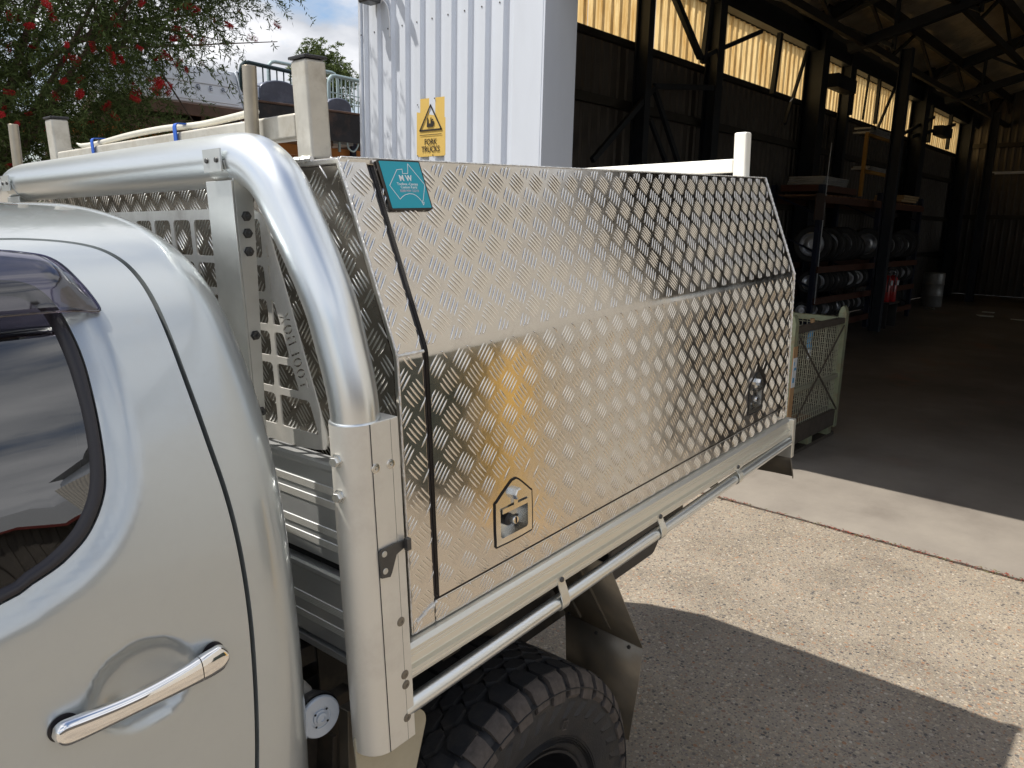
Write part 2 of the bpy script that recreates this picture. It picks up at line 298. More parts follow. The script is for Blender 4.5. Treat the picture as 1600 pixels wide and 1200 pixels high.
# ------------------------------------------------------------------ mesh builder and scene helpers
class MB:
    def __init__(s): s.v = []; s.f = []; s.m = []; s.names = []
    def mi(s, n):
        if n not in s.names: s.names.append(n)
        return s.names.index(n)
    def raw(s, vs, fs, m):
        o = len(s.v); k = s.mi(m); s.v.extend([tuple(map(float, p)) for p in vs])
        s.f.extend([tuple(int(i) + o for i in f) for f in fs]); s.m.extend([k] * len(fs)); return s
    def box(s, x0, x1, y0, y1, z0, z1, m, rot=None, c=None):
        P = [(x, y, z) for x in (x0, x1) for y in (y0, y1) for z in (z0, z1)]
        if rot is not None:
            c = Vector(c if c else ((x0 + x1) / 2, (y0 + y1) / 2, (z0 + z1) / 2)); P = [tuple(rot @ (Vector(p) - c) + c) for p in P]
        return s.raw(P, [(0, 1, 3, 2), (4, 6, 7, 5), (0, 4, 5, 1), (2, 3, 7, 6), (0, 2, 6, 4), (1, 5, 7, 3)], m)
    def bar(s, p, q, w, h, m, up=(0, 0, 1)):
        p, q = Vector(p), Vector(q); d = (q - p).normalized(); u = Vector(up)
        if abs(d.dot(u)) > .98: u = Vector((1, 0, 0))
        a = d.cross(u).normalized() * w / 2; b = a.cross(d).normalized() * h / 2
        P = [r + i * a + j * b for r in (p, q) for i in (-1, 1) for j in (-1, 1)]
        return s.raw(P, [(0, 1, 3, 2), (4, 6, 7, 5), (0, 4, 5, 1), (2, 3, 7, 6), (0, 2, 6, 4), (1, 5, 7, 3)], m)
    def tube(s, pts, r, m, n=16, caps=True, up=(0, 0, 1)):
        pts = [Vector(p) for p in pts]; K = len(pts); rs = [float(q) for q in r] if isinstance(r, (list, tuple)) else [float(r)] * K
        V = []; prev = None
        for i, p in enumerate(pts):
            d = (pts[min(i + 1, K - 1)] - pts[max(i - 1, 0)]).normalized()
            if prev is None:
                u = Vector(up)
                if abs(d.dot(u)) > .95: u = Vector((1, 0, 0))
                a = d.cross(u).normalized()
            else: a = (prev - d * prev.dot(d)).normalized()
            prev = a; b = d.cross(a)
            for k in range(n):
                t = 2 * PI * k / n; V.append(p + rs[i] * (math.cos(t) * a + math.sin(t) * b))
        F = [(i * n + k, i * n + (k + 1) % n, (i + 1) * n + (k + 1) % n, (i + 1) * n + k) for i in range(K - 1) for k in range(n)]
        if caps: F.append(tuple(range(n - 1, -1, -1))); F.append(tuple((K - 1) * n + k for k in range(n)))
        return s.raw(V, F, m)
    def cyl(s, p, q, r, m, n=16): return s.tube([p, q], r, m, n)
    def prism(s, poly, fn, h0, h1, m):
        """poly 2D, fn(a,b,h)->3D"""
        n = len(poly); V = [fn(a, b, h0) for a, b in poly] + [fn(a, b, h1) for a, b in poly]
        F = [tuple(range(n - 1, -1, -1)), tuple(range(n, 2 * n))] + [(i, (i + 1) % n, n + (i + 1) % n, n + i) for i in range(n)]
        return s.raw(V, F, m)
    def lathe(s, prof, o, axis, m, n=32, caps=False):
        """prof [(r, h)] round the axis through o"""
        o = Vector(o); ax = Vector(axis).normalized(); u = Vector((0, 0, 1)) if abs(ax.z) < .9 else Vector((1, 0, 0))
        a = ax.cross(u).normalized(); b = ax.cross(a); V = []
        for r, h in prof:
            for k in range(n):
                t = 2 * PI * k / n; V.append(o + ax * h + r * (math.cos(t) * a + math.sin(t) * b))
        F = [(i * n + k, i * n + (k + 1) % n, (i + 1) * n + (k + 1) % n, (i + 1) * n + k) for i in range(len(prof) - 1) for k in range(n)]
        if caps: F.append(tuple(range(n - 1, -1, -1))); F.append(tuple((len(prof) - 1) * n + k for k in range(n)))
        return s.raw(V, F, m)
    def mesh(s, name, angle=35, recalc=True):
        me = bpy.data.meshes.new(name); me.from_pydata(s.v, [], s.f)
        for n in s.names: me.materials.append(M[n])
        me.polygons.foreach_set('material_index', s.m)
        if recalc:
            bm = bmesh.new(); bm.from_mesh(me); bmesh.ops.recalc_face_normals(bm, faces=bm.faces); bm.to_mesh(me); bm.free()
        me.polygons.foreach_set('use_smooth', [True] * len(me.polygons))
        me.set_sharp_from_angle(angle=R(angle)); me.update(); return me
    def build(s, name, parent=None, bevel=0, angle=35, recalc=True, seg=2):
        o = bpy.data.objects.new(name, s.mesh(name, angle, recalc)); col.objects.link(o)
        if parent: o.parent = parent
        if bevel:
            b = o.modifiers.new('bevel', 'BEVEL'); b.width = bevel; b.segments = seg; b.limit_method = 'ANGLE'; b.angle_limit = R(40); b.harden_normals = True
        return o
def tag(o, label=None, cat=None, group=None, kind=None):
    if label: o['label'] = label
    if cat: o['category'] = cat
    if group: o['group'] = group
    if kind: o['kind'] = kind
    return o
def empty(name, loc=(0, 0, 0), rz=0., label=None, cat=None, group=None, parent=None):
    o = bpy.data.objects.new(name, None); col.objects.link(o); o.location = loc; o.rotation_euler = (0, 0, rz); o.empty_display_size = .1
    if parent: o.parent = parent
    return tag(o, label, cat, group)
def copy_tree(o, parent=None):
    c = o.copy(); col.objects.link(c); c.parent = parent
    for ch in list(o.children): copy_tree(ch, c)
    return c
def inst(src, parent, name=None):
    c = src.copy(); col.objects.link(c); c.parent = parent; return c
def inpoly(P, poly):
    P = np.asarray(P, float); poly = np.asarray(poly, float); x, y = P[:, 0], P[:, 1]; c = np.zeros(len(P), bool)
    j = len(poly) - 1
    for i in range(len(poly)):
        xi, yi = poly[i]; xj, yj = poly[j]
        if yi != yj:
            c ^= ((yi > y) != (yj > y)) & (x < (xj - xi) * (y - yi) / (yj - yi) + xi)
        j = i
    return c
def dens(poly, step, closed=True):
    poly = [tuple(p) for p in poly]; out = []; n = len(poly)
    for i in range(n if closed else n - 1):
        a, b = poly[i], poly[(i + 1) % n]; k = max(1, int(math.hypot(b[0] - a[0], b[1] - a[1]) / step + .5))
        for q in range(k): out.append((a[0] + (b[0] - a[0]) * q / k, a[1] + (b[1] - a[1]) * q / k))
    if not closed: out.append(poly[-1])
    return out
def smooth(pts, closed=True, n=6):
    P = [np.array(p, float) for p in pts]; K = len(P); out = []
    for i in range(K if closed else K - 1):
        g = lambda j: P[j % K] if closed else P[min(max(j, 0), K - 1)]
        a, b, c, d = g(i - 1), g(i), g(i + 1), g(i + 2)
        for q in range(n):
            t = q / n; out.append(tuple(.5 * (2 * b + (c - a) * t + (2 * a - 5 * b + 4 * c - d) * t * t + (-a + 3 * b - 3 * c + d) * t ** 3)))
    if not closed: out.append(tuple(P[-1]))
    return out
def offs(poly, d):
    """offset a closed polygon outward by d (counter-clockwise made first)"""
    P = np.array(poly, float); A = np.sum(P[:, 0] * np.roll(P[:, 1], -1) - np.roll(P[:, 0], -1) * P[:, 1])
    if A < 0: P = P[::-1]
    t = np.roll(P, -1, 0) - np.roll(P, 1, 0); t /= np.linalg.norm(t, axis=1)[:, None] + 1e-12
    return [tuple(q) for q in P + d * np.stack([t[:, 1], -t[:, 0]], 1)]
def pdist(P, poly):
    P = np.asarray(P, float); A = np.asarray(poly, float); B = np.roll(A, -1, 0); best = np.full(len(P), 1e9)
    for a, b in zip(A, B):
        ab = b - a; t = np.clip(((P - a) @ ab) / (ab @ ab + 1e-12), 0, 1); best = np.minimum(best, np.linalg.norm(P - a - t[:, None] * ab, axis=1))
    return best
def rrect(x0, x1, y0, y1, r, n=4):
    o = []
    for cx, cy, a in ((x1 - r, y1 - r, 0), (x0 + r, y1 - r, 90), (x0 + r, y0 + r, 180), (x1 - r, y0 + r, 270)):
        for k in range(n + 1):
            t = R(a + 90 * k / n); o.append((cx + r * math.cos(t), cy + r * math.sin(t)))
    return o
def region(outer, holes, step=None):
    vs = [Vector(p) for p in outer]; n = len(vs); es = [(i, (i + 1) % n) for i in range(n)]
    for h in holes:
        k = len(vs); vs += [Vector(p) for p in h]; es += [(k + i, k + (i + 1) % len(h)) for i in range(len(h))]
    if step:
        A = np.array(outer); g = np.stack(np.meshgrid(np.arange(A[:, 0].min(), A[:, 0].max(), step), np.arange(A[:, 1].min(), A[:, 1].max(), step)), -1).reshape(-1, 2)
        keep = inpoly(g, outer) & (pdist(g, outer) > step * .45)
        for h in holes: keep &= ~inpoly(g, h) & (pdist(g, h) > step * .45)
        vs += [Vector(p) for p in g[keep]]
    V, E_, F, *_ = delaunay_2d_cdt(vs, es, [], 0, 1e-7)
    V = np.array([tuple(v) for v in V]); F = [f for f in F if len(f) == 3]
    C = np.array([V[list(f)].mean(0) for f in F]); k = inpoly(C, outer)
    for h in holes: k &= ~inpoly(C, h)
    return V, [f for f, q in zip(F, k) if q]
def plate(mb, outer, holes, fn, t0, t1, m):
    """flat plate with cut-outs; fn(a,b,h)->3D"""
    V, F = region(outer, holes); n = len(V)
    mb.raw([fn(a, b, t0) for a, b in V] + [fn(a, b, t1) for a, b in V], list(F) + [tuple(i + n for i in f[::-1]) for f in F], m)
    for L in [outer] + list(holes):
        k = len(L); mb.raw([fn(a, b, t0) for a, b in L] + [fn(a, b, t1) for a, b in L], [(i, (i + 1) % k, k + (i + 1) % k, k + i) for i in range(k)], m)
    return mb
def textmesh(name, body, size, mtx, m, parent, ext=.0004, align='CENTER', sx=1., bold=0.):
    c = bpy.data.curves.new(name, 'FONT'); c.body = body; c.size = size; c.extrude = ext; c.align_x = align; c.align_y = 'CENTER'; c.offset = bold
    c.materials.append(M[m]); c.resolution_u = 4; t_ = bpy.data.objects.new(name, c); col.objects.link(t_)
    me = bpy.data.meshes.new_from_object(t_.evaluated_get(bpy.context.evaluated_depsgraph_get())); bpy.data.objects.remove(t_)
    o = bpy.data.objects.new(name, me); col.objects.link(o); o.parent = parent
    o.matrix_local = mtx @ Matrix.Diagonal((sx, 1, 1, 1)); return o
def frame(o, u, v):
    u = Vector(u).normalized(); v = Vector(v); n = u.cross(v).normalized(); v = n.cross(u)
    return Matrix(((u.x, v.x, n.x, o[0]), (u.y, v.y, n.y, o[1]), (u.z, v.z, n.z, o[2]), (0, 0, 0, 1)))

def tread(name, parent, O, U, V, poly, P=.065, phase=(0, 0), m='tread_bar', h=.0020, skip=()):
    """raised five-bar pattern on a plane, joined"""
    O, U, V = (np.array(a, float) for a in (O, U, V)); Nn = np.cross(U, V); A = np.array(poly); L_, W = .0200, .0022
    prof = [(-1, 0, 0), (-.72, -.72, 0), (-.3, -1, 0), (.3, -1, 0), (.72, -.72, 0), (1, 0, 0), (.72, .72, 0), (.3, 1, 0), (-.3, 1, 0), (-.72, .72, 0), (-.6, 0, .8), (0, 0, 1), (.6, 0, .8)]
    faces = [(0, 1, 10), (1, 2, 10), (2, 11, 10), (2, 3, 11), (3, 12, 11), (3, 4, 12), (4, 5, 12), (5, 6, 12), (6, 7, 12), (7, 11, 12), (7, 8, 11), (8, 10, 11), (8, 9, 10), (9, 0, 10)]
    pr = np.array(prof); C = []
    i0, i1 = math.floor(A[:, 0].min() / P) - 1, math.ceil(A[:, 0].max() / P) + 1; j0, j1 = math.floor(A[:, 1].min() / P) - 1, math.ceil(A[:, 1].max() / P) + 1
    for i in range(i0, i1):
        for j in range(j0, j1):
            for t, (ox, oy) in ((0, (0, 0)), (1, (.5, .5))):
                cx, cy = (i + ox + phase[0]) * P, (j + oy + phase[1]) * P; ang = R(50 if t == 0 else -50)
                for k in range(-2, 3):
                    q = k * .0089; C.append((cx - math.sin(ang) * q, cy + math.cos(ang) * q, ang, 1 if abs(k) < 2 else .88))
    C = np.array(C); ca, sa = np.cos(C[:, 2]), np.sin(C[:, 2]); sc = C[:, 3]
    a = pr[None, :, 0] * L_ * sc[:, None]; b = pr[None, :, 1] * W
    uu = C[:, 0:1] + a * ca[:, None] - b * sa[:, None]; vv = C[:, 1:2] + a * sa[:, None] + b * ca[:, None]
    if len(poly) == 4:      # rectangles: bars are cut off clean at the sheet's edge
        lo, hi = A.min(0), A.max(0); inb = ((uu > lo[0]) & (uu < hi[0]) & (vv > lo[1]) & (vv < hi[1])); ok = inb.sum(1) >= 7
        uu = np.clip(uu, lo[0], hi[0]); vv = np.clip(vv, lo[1], hi[1])
    else: ok = inpoly(np.stack([uu.ravel(), vv.ravel()], 1), poly).reshape(uu.shape).all(1)
    for x0_, x1_, y0_, y1_ in skip: ok &= ~((uu > x0_) & (uu < x1_) & (vv > y0_) & (vv < y1_)).any(1)
    uu, vv = uu[ok], vv[ok]; hh = np.broadcast_to(pr[None, :, 2] * h - .0001, uu.shape); n = len(uu)
    if not n: return None
    X = O + uu[..., None] * U + vv[..., None] * V + hh[..., None] * Nn
    F = (np.array(faces)[None] + (np.arange(n) * 13)[:, None, None]).reshape(-1, 3)
    me = bpy.data.meshes.new(name); me.from_pydata(X.reshape(-1, 3).tolist(), [], F.tolist()); me.materials.append(M[m])
    me.polygons.foreach_set('use_smooth', [True] * len(me.polygons)); o = bpy.data.objects.new(name, me); col.objects.link(o); o.parent = parent
    o['kind'] = 'stuff'; return o

# ================================================================== THE SETTING: ground
def slab(name, x0, x1, y0, y1, z, m, t=.0):
    mb = MB()
    if t: mb.box(x0, x1, y0, y1, z - t, z, m)
    else: mb.raw([(x0, y0, z), (x1, y0, z), (x1, y1, z), (x0, y1, z)], [(0, 1, 2, 3)], m)
    return tag(mb.build(name), kind='structure')
slab('ground', -600, 600, -600, 600, -.08, 'dirt')
slab('yard_slab', -22, 3.932, -16, 22, -.05, 'aggregate', .026)
slab('apron_slab', 3.948, 4.35, 5.06, 22, -.052, 'concrete', .024)
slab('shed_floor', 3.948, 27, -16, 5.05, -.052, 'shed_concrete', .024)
slab('back_yard', 4.35, 30, 5.12, 22, -.056, 'concrete', .02)
# slab joint: soil and fallen red stamens
mb = MB(); rr = random.Random(3); ys = np.arange(-3, 5, .03); V = []
for i, y in enumerate(ys):
    wd = .010 + .006 * rr.random(); c = 3.94 + .004 * math.sin(y * 3.1); V += [(c - wd, y, -.0485), (c, y, -.044 + .004 * rr.random()), (c + wd, y, -.0485)]
mb.raw(V, [(3 * i + k, 3 * i + k + 1, 3 * i + k + 4, 3 * i + k + 3) for i in range(len(ys) - 1) for k in (0, 1)], 'soil')
tag(mb.build('joint_soil'), kind='stuff')
mb = MB()
for k in range(1500):
    y = rr.uniform(-2.2, 1.6); clump = .5 + .5 * math.sin(y * 4.2 + 1) * math.sin(y * 1.7)
    if rr.random() > clump * .9 + .12: continue
    x = 3.94 + rr.gauss(0, .016); a = rr.uniform(0, 2 * PI); l = rr.uniform(.006, .02); c, s_ = math.cos(a), math.sin(a); z = -.046 + rr.random() * .006
    mb.raw([(x - c * l, y - s_ * l, z), (x + s_ * .0022, y - c * .0022, z + .003), (x + c * l, y + s_ * l, z), (x - s_ * .0022, y + c * .0022, z + .001)], [(0, 1, 2, 3)], 'litter' if rr.random() < .75 else 'moss')
tag(mb.build('red_leaf_litter', recalc=False), kind='stuff')

# ================================================================== THE SHED
WY = 5.05
shed = empty('shed', (0, 0, 0), 0, 'large open-fronted industrial shed with pale blue-white ribbed end wall and yellow skylight strip', 'building')
def ribs(x0, x1, pitch, top, base, depth, y0=0):
    """trapezoid ribbed sheet section between a0 and a1: list of (a, d)"""
    out = []; a = x0
    while a < x1 - 1e-6:
        for da, d in ((0, 0), (base, 0), (base + .018, depth), (base + .018 + top, depth), (pitch - .0001, 0)):
            if a + da <= x1: out.append((a + da, d))
        a += pitch
    out.append((x1, 0)); return out
# near ribbed wall facing the yard, x = 3.75, y 3.18 .. 5.05 (ribs proud towards -X)
HW = 5.1
prof = ribs(3.18, 5.04, .19, .075, .078, .029)
mb = MB(); V = []
for y, d in prof: V += [(3.75 - d, y, 0), (3.75 - d, y, HW)]
mb.raw(V, [(2 * i, 2 * i + 1, 2 * i + 3, 2 * i + 2) for i in range(len(prof) - 1)], 'cladding'); mb.build('ribbed_wall', shed, angle=15)
mb = MB(); mb.box(3.76, 4.10, 2.91, 5.05, 0, HW, 'cladding'); mb.build('wall_body', shed, bevel=.006)
mb = MB(); mb.box(3.735, 3.759, 2.895, 3.185, 0, HW, 'cladding'); mb.box(3.735, 4.12, 2.875, 2.893, 0, HW, 'cladding'); mb.build('corner_flashing', shed, bevel=.004)
mb = MB(); mb.box(3.725, 3.759, 5.042, 5.075, 0, HW, 'cladding'); mb.build('edge_flashing', shed, bevel=.003)
mb = MB()
for z in (1.5, 3.45):
    for k in range(10):
        y = 3.18 + .19 * k + .135; mb.lathe([(.007, 0), (.007, .004), (.004, .006), (0, .006)], (3.722, y, z), (-1, 0, 0), 'steel_dark', 8)
    mb.lathe([(.006, 0), (.006, .004), (0, .005)], (3.734, 2.93, z), (-1, 0, 0), 'steel_dark', 8); mb.lathe([(.006, 0), (.006, .004), (0, .005)], (3.85, 2.874, z), (0, -1, 0), 'steel_dark', 8)
mb.build('cladding_screw', shed)['kind'] = 'stuff'
# long inner wall: dark ribbed cladding z 0..4.12, translucent sheets above, dark strip at the eave
def wallstrip(x0, x1, z0, z1, m, name, y=WY, pitch=.19):
    prof = ribs(x0, x1, pitch, .03, .10, .028); mb = MB(); V = []
    for x, d in prof: V += [(x, y - d, z0), (x, y - d, z1)]
    mb.raw(V, [(2 * i, 2 * i + 1, 2 * i + 3, 2 * i + 2) for i in range(len(prof) - 1)], m); return mb.build(name, shed, angle=15)
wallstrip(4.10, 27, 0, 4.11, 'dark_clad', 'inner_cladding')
x = 4.10; k = 0
while x < 27:
    o = wallstrip(x, min(27, x + .759), 4.11, 5.02, 'skylight_sheet', 'skylight_panel', WY + (.004 if k % 2 else 0)); x += .76; k += 1
mb = MB(); mb.box(4.10, 27, WY - .11, WY - .035, 4.06, 4.14, 'steel_brown'); mb.build('skylight_sill', shed)
mb = MB()
for z in (1.2, 2.2, 3.3): mb.box(4.10, 27, WY - .12, WY - .04, z, z + .11, 'girt')
mb.build('girt', shed)
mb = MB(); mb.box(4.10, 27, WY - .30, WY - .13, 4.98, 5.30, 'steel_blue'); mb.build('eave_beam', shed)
# columns
def ibeam(name, x, y, z0, z1, w, d, m):
    mb = MB(); mb.box(x - w / 2, x + w / 2, y - d / 2, y - d / 2 + .02, z0, z1, m); mb.box(x - w / 2, x + w / 2, y + d / 2 - .02, y + d / 2, z0, z1, m); mb.box(x - .01, x + .01, y - d / 2 + .02, y + d / 2 - .02, z0, z1, m)
    return mb.build(name, shed)
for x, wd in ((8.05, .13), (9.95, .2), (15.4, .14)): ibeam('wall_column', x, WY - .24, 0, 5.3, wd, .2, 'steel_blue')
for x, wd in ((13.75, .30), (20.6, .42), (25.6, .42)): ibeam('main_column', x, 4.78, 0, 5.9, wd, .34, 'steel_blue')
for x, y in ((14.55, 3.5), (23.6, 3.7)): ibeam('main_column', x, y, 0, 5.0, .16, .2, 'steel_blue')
for p, q, t in (((8.25, WY - .3, 3.6), (6.95, WY - .3, 2.6), .07), ((8.25, WY - .3, 3.6), (9.6, WY - .3, 2.0), .07), ((8.2, WY - .3, 3.2), (9.3, WY - .3, 2.0), .06),
                ((8.25, WY - .3, 3.62), (10.1, WY - .3, 3.85), .07), ((8.2, WY - .33, 5.05), (9.35, WY - .33, 4.15), .09), ((9.5, WY - .3, 4.1), (9.6, WY - .3, 5.0), .09),
                ((9.4, WY - .3, 4.15), (11.3, WY - .3, 4.85), .06), ((11.9, WY - .3, 4.0), (12.0, WY - .3, 4.95), .10), ((12.5, WY - .3, 3.6), (13.2, WY - .3, 4.95), .06),
                ((15.6, WY - .3, 4.1), (15.6, WY - .3, 5.0), .10), ((17.2, WY - .3, 4.1), (17.2, WY - .3, 5.0), .09), ((16.4, WY - .3, 4.1), (16.5, WY - .3, 5.0), .05),
                ((17.4, WY - .3, 4.0), (18.3, WY - .3, 5.0), .06), ((19.3, WY - .3, 4.1), (21.8, WY - .3, 4.75), .07), ((21.5, WY - .3, 4.1), (21.5, WY - .3, 5.0), .12), ((20.0, WY - .3, 4.1), (24.0, WY - .3, 4.8), .08), ((23.5, WY - .3, 4.1), (23.5, WY - .3, 5.), .12)):
    mb = MB(); mb.bar(p, q, t * .7, t, 'steel_blue'); mb.build('wall_brace', shed)
# roof: foil-lined, rising from the eave to a ridge
RY, RZ, EZ = -4.0, 8.4, 5.62
mb = MB(); nx, ny = 90, 50
V = []
for i in range(nx + 1):
    for j in range(ny + 1):
        x = 3.75 + (27 - 3.75) * i / nx; y = WY + (RY - WY) * j / ny
        sag = .06 * abs(math.sin((x - 3.75) * PI / 1.55)) + .025 * math.sin(x * 5.3 + y * 3.1) * math.sin(y * 4.7)
        V.append((x, y, EZ + (RZ - EZ) * j / ny - sag))
mb.raw(V, [(i * (ny + 1) + j, (i + 1) * (ny + 1) + j, (i + 1) * (ny + 1) + j + 1, i * (ny + 1) + j + 1) for i in range(nx) for j in range(ny)], 'ceiling_foil')
mb.build('roof_lining', shed, angle=80, recalc=False)
mb = MB()
sl = (RZ - EZ) / (RY - WY)
mb.raw([(3.7, WY + .15, EZ + .12), (27.1, WY + .15, EZ + .12), (27.1, RY, RZ + .12), (3.7, RY, RZ + .12), (27.1, -13, EZ + .12), (3.7, -13, EZ + .12)], [(0, 1, 2, 3), (3, 2, 4, 5)], 'roof_grey'); mb.build('roof', shed, recalc=False)
mb = MB(); mb.box(4.1, 27, WY - .02, WY + .06, 5.02, 5.74, 'dark_clad'); mb.build('eave_cladding', shed)
for x in (6.9, 13.75, 20.6):
    mb = MB()
    for y0, y1 in ((WY - .3, RY),):
        z0, z1 = EZ - .12, RZ - .12
        mb.bar((x, y0, z0), (x, y1, z1), .2, .2, 'steel_blue'); mb.bar((x, 4.25, 4.95), (x, y1, z1 - 1.25), .16, .16, 'steel_blue')
        for k in range(7):
            ya = y0 + (y1 - y0) * k / 7; yb = y0 + (y1 - y0) * (k + 1) / 7; za = z0 + (z1 - z0) * k / 7; zb = z0 + (z1 - z0) * (k + 1) / 7
            mb.bar((x, ya, za), (x, yb, zb - 1.0 - .03 * k), .06, .06, 'steel_blue'); mb.bar((x, yb, zb), (x, yb, zb - 1.05), .06, .06, 'steel_blue')
    mb.build('roof_truss', shed)
for k, y in enumerate((4.0, 2.6, 1.2, -.2, -1.6, -3.0)):
    z = EZ + (RZ - EZ) * (WY - y) / (WY - RY); mb = MB(); mb.box(3.8, 27, y - .04, y + .04, z - .30, z - .09, 'steel_brown')
    if k in (0, 1):
        for x in np.arange(4.5, 27, 3.1): mb.bar((x, y, z - .2), (x + 1.5, y, z - .9), .05, .05, 'steel_brown'); mb.bar((x + 1.5, y, z - .9), (x + 3.0, y, z - .2), .05, .05, 'steel_brown')
        mb.box(3.8, 27, y - .04, y + .04, z - .98, z - .86, 'steel_brown')
    mb.build('purlin', shed)
# front lintel, far walls, ridge wall
mb = MB(); mb.box(3.77, 4.05, -1.5, 2.87, 3.68, 5.1, 'cladding'); mb.build('door_lintel', shed, bevel=.006)
prof = ribs(-13, -1.55, .19, .075, .078, .029); mb = MB(); V = []
for y, d in prof: V += [(3.76 - d, y, 0), (3.76 - d, y, 5.1)]
mb.raw(V, [(2 * i, 2 * i + 1, 2 * i + 3, 2 * i + 2) for i in range(len(prof) - 1)], 'cream_wall'); mb.build('ribbed_wall', shed, angle=15)
mb = MB(); mb.box(3.735, 4.05, -1.55, -1.505, 0, 5.1, 'cream_wall'); mb.build('corner_flashing', shed, bevel=.004)
mb = MB()
for a, b in (((-13, EZ + .1), (RY, RZ + .1)), ((RY, RZ + .1), (WY + .06, EZ + .1))):
    mb.raw([(3.9, a[0], 5.1), (3.9, b[0], 5.1), (3.9, b[0], b[1]), (3.9, a[0], a[1])], [(0, 1, 2, 3)], 'cladding')
mb.build('gable_cladding', shed, recalc=False)
mb = MB(); prof = ribs(-12, WY, .19, .03, .10, .028); V = []
for y, d in prof: V += [(26.95 - d, y, 0), (26.95 - d, y, 8.3)]
mb.raw(V, [(2 * i, 2 * i + 1, 2 * i + 3, 2 * i + 2) for i in range(len(prof) - 1)], 'dark_clad'); mb.build('end_cladding', shed, angle=15)
mb = MB(); mb.box(4.0, 11, -13.02, -12.9, 0, 5.7, 'dark_clad'); mb.box(11, 27, -13.02, -12.9, 4.2, 5.7, 'dark_clad'); mb.build('side_cladding', shed)  # unseen side wall left open low down, bay added to brighten the interior
mb = MB(); mb.box(26.7, 26.85, -12, WY, 2.3, 2.42, 'girt'); mb.box(26.7, 26.85, -12, WY, 4.4, 4.52, 'girt'); mb.build('girt', shed)

# fork truck sign
sg = empty('safety_sign', (3.72, 4.09, 2.35), 0, 'yellow FORK TRUCKS warning sign screwed to the pale ribbed wall', 'sign')
mb = MB(); plate(mb, [(-.18, .02), (-.16, 0), (.17, .0), (.18, .01), (.18, .45), (.165, .47), (-.13, .475), (-.18, .42)], [], lambda a, b, h: (h - .002 * math.sin(b * 9), -a, b), 0, .003, 'sign_yellow')
mb.build('sign_plate', sg)
mb = MB()
def stroke(mb, pts, wd, fn, h0, h1, m, closed=False):
    n = len(pts)
    for i in range(n if closed else n - 1):
        a, b = np.array(pts[i]), np.array(pts[(i + 1) % n]); d = b - a; l = np.linalg.norm(d) + 1e-9; d = d / l; q = np.array([-d[1], d[0]]) * wd / 2; e = d * wd * .35
        mb.prism([tuple(a - e - q), tuple(b + e - q), tuple(b + e + q), tuple(a - e + q)], fn, h0, h1, m)
fnS = lambda a, b, h: (-.0035 + h, -a, b)
stroke(mb, [(-.135, .215), (.135, .215), (.0, .415)], .014, fnS, 0, -.0012, 'print_black', True)
stroke(mb, [(-.135, .177), (.135, .177)], .005, fnS, 0, -.0012, 'print_black')
for pl in ([(-.045, .240), (.03, .240), (.045, .262), (.045, .285), (.012, .285), (.012, .315), (.0, .315), (.0, .268), (-.025, .268), (-.03, .315), (-.04, .315), (-.045, .262)],):
    mb.prism(pl, fnS, 0, -.0012, 'print_black')
mb.prism([(.012, .285), (.03, .292), (.034, .30), (.022, .306)], fnS, .0001, -.0011, 'print_black')
mb.build('sign_pictogram', sg)
for s_, z in (('FORK', .118), ('TRUCKS', .058)):
    textmesh('sign_lettering', s_, .068, frame((-.004, 0, z), (0, -1, 0), (0, 0, 1)), 'print_black', sg, .0004, sx=.9, bold=.0006)
mb = MB()
for a, b in ((-.165, .43), (.05, .465), (-.165, .01), (.03, .01)): mb.lathe([(.006, 0), (.005, .004), (0, .005)], (-.003, -a, b), (-1, 0, 0), 'steel_dark', 8)
mb.build('sign_screw', sg)
# wall bracket lamp at the top, with the cable
wl = empty('wall_lamp', (3.72, 4.78, 3.63), 0, 'dark flood lamp on a bracket at the top of the pale ribbed wall', 'lamp')
mb = MB(); mb.box(-.16, -.02, -.07, .07, .02, .24, 'steel_dark'); mb.build('lamp_housing', wl, bevel=.01)
mb = MB(); mb.box(-.03, .03, -.02, .02, .2, .5, 'steel_dark'); mb.bar((-.02, 0, .45), (-.35, -.02, .75), .05, .05, 'steel_dark'); mb.build('lamp_bracket', wl, bevel=.004)
mb = MB(); mb.tube(smooth([(-.02, -.07, .03), (-.03, -.11, .04), (-.012, -.15, -.02), (-.006, -.165, -.15), (-.004, -.165, -.26)], False), .007, 'lamp_white', 8); mb.build('cable', wl)

# pallet racking inside with trailer wheels
rk = empty('pallet_rack', (11.95, 3.85, 0), 0, 'blue and orange pallet racking along the inner shed wall loaded with trailer wheels', 'shelving')
for x in (0.15, 3.2, 6.1):
    mb = MB()
    for y in (0, .8):
        mb.box(x - .05, x + .05, y - .04, y + .04, 0, 2.6, 'rack_blue')
    for z in np.arange(.3, 2.5, .6): mb.bar((x, 0, z), (x, .8, z + .35), .03, .03, 'rack_blue')
    mb.build('rack_upright', rk)
LV = (.28, .74, 1.27, 2.42)
for z in LV:
    for y in (-.05, .85):
        mb = MB(); mb.box(.15, 6.1, y - .025, y + .025, z - .11, z, 'rack_orange'); mb.build('rack_beam', rk)
mb = MB()
for k in range(28): mb.box(.2 + k * .21, .36 + k * .21, -.04, .84, 2.42, 2.445, 'timber')
mb.build('shelf_board', rk)['kind'] = 'stuff'
wproto = empty('trailer_wheel', (0, 0, 0), 0, 'black-tyred trailer wheel with bright rim standing on the pallet racking', 'wheel', 'trailer wheels on the racking')
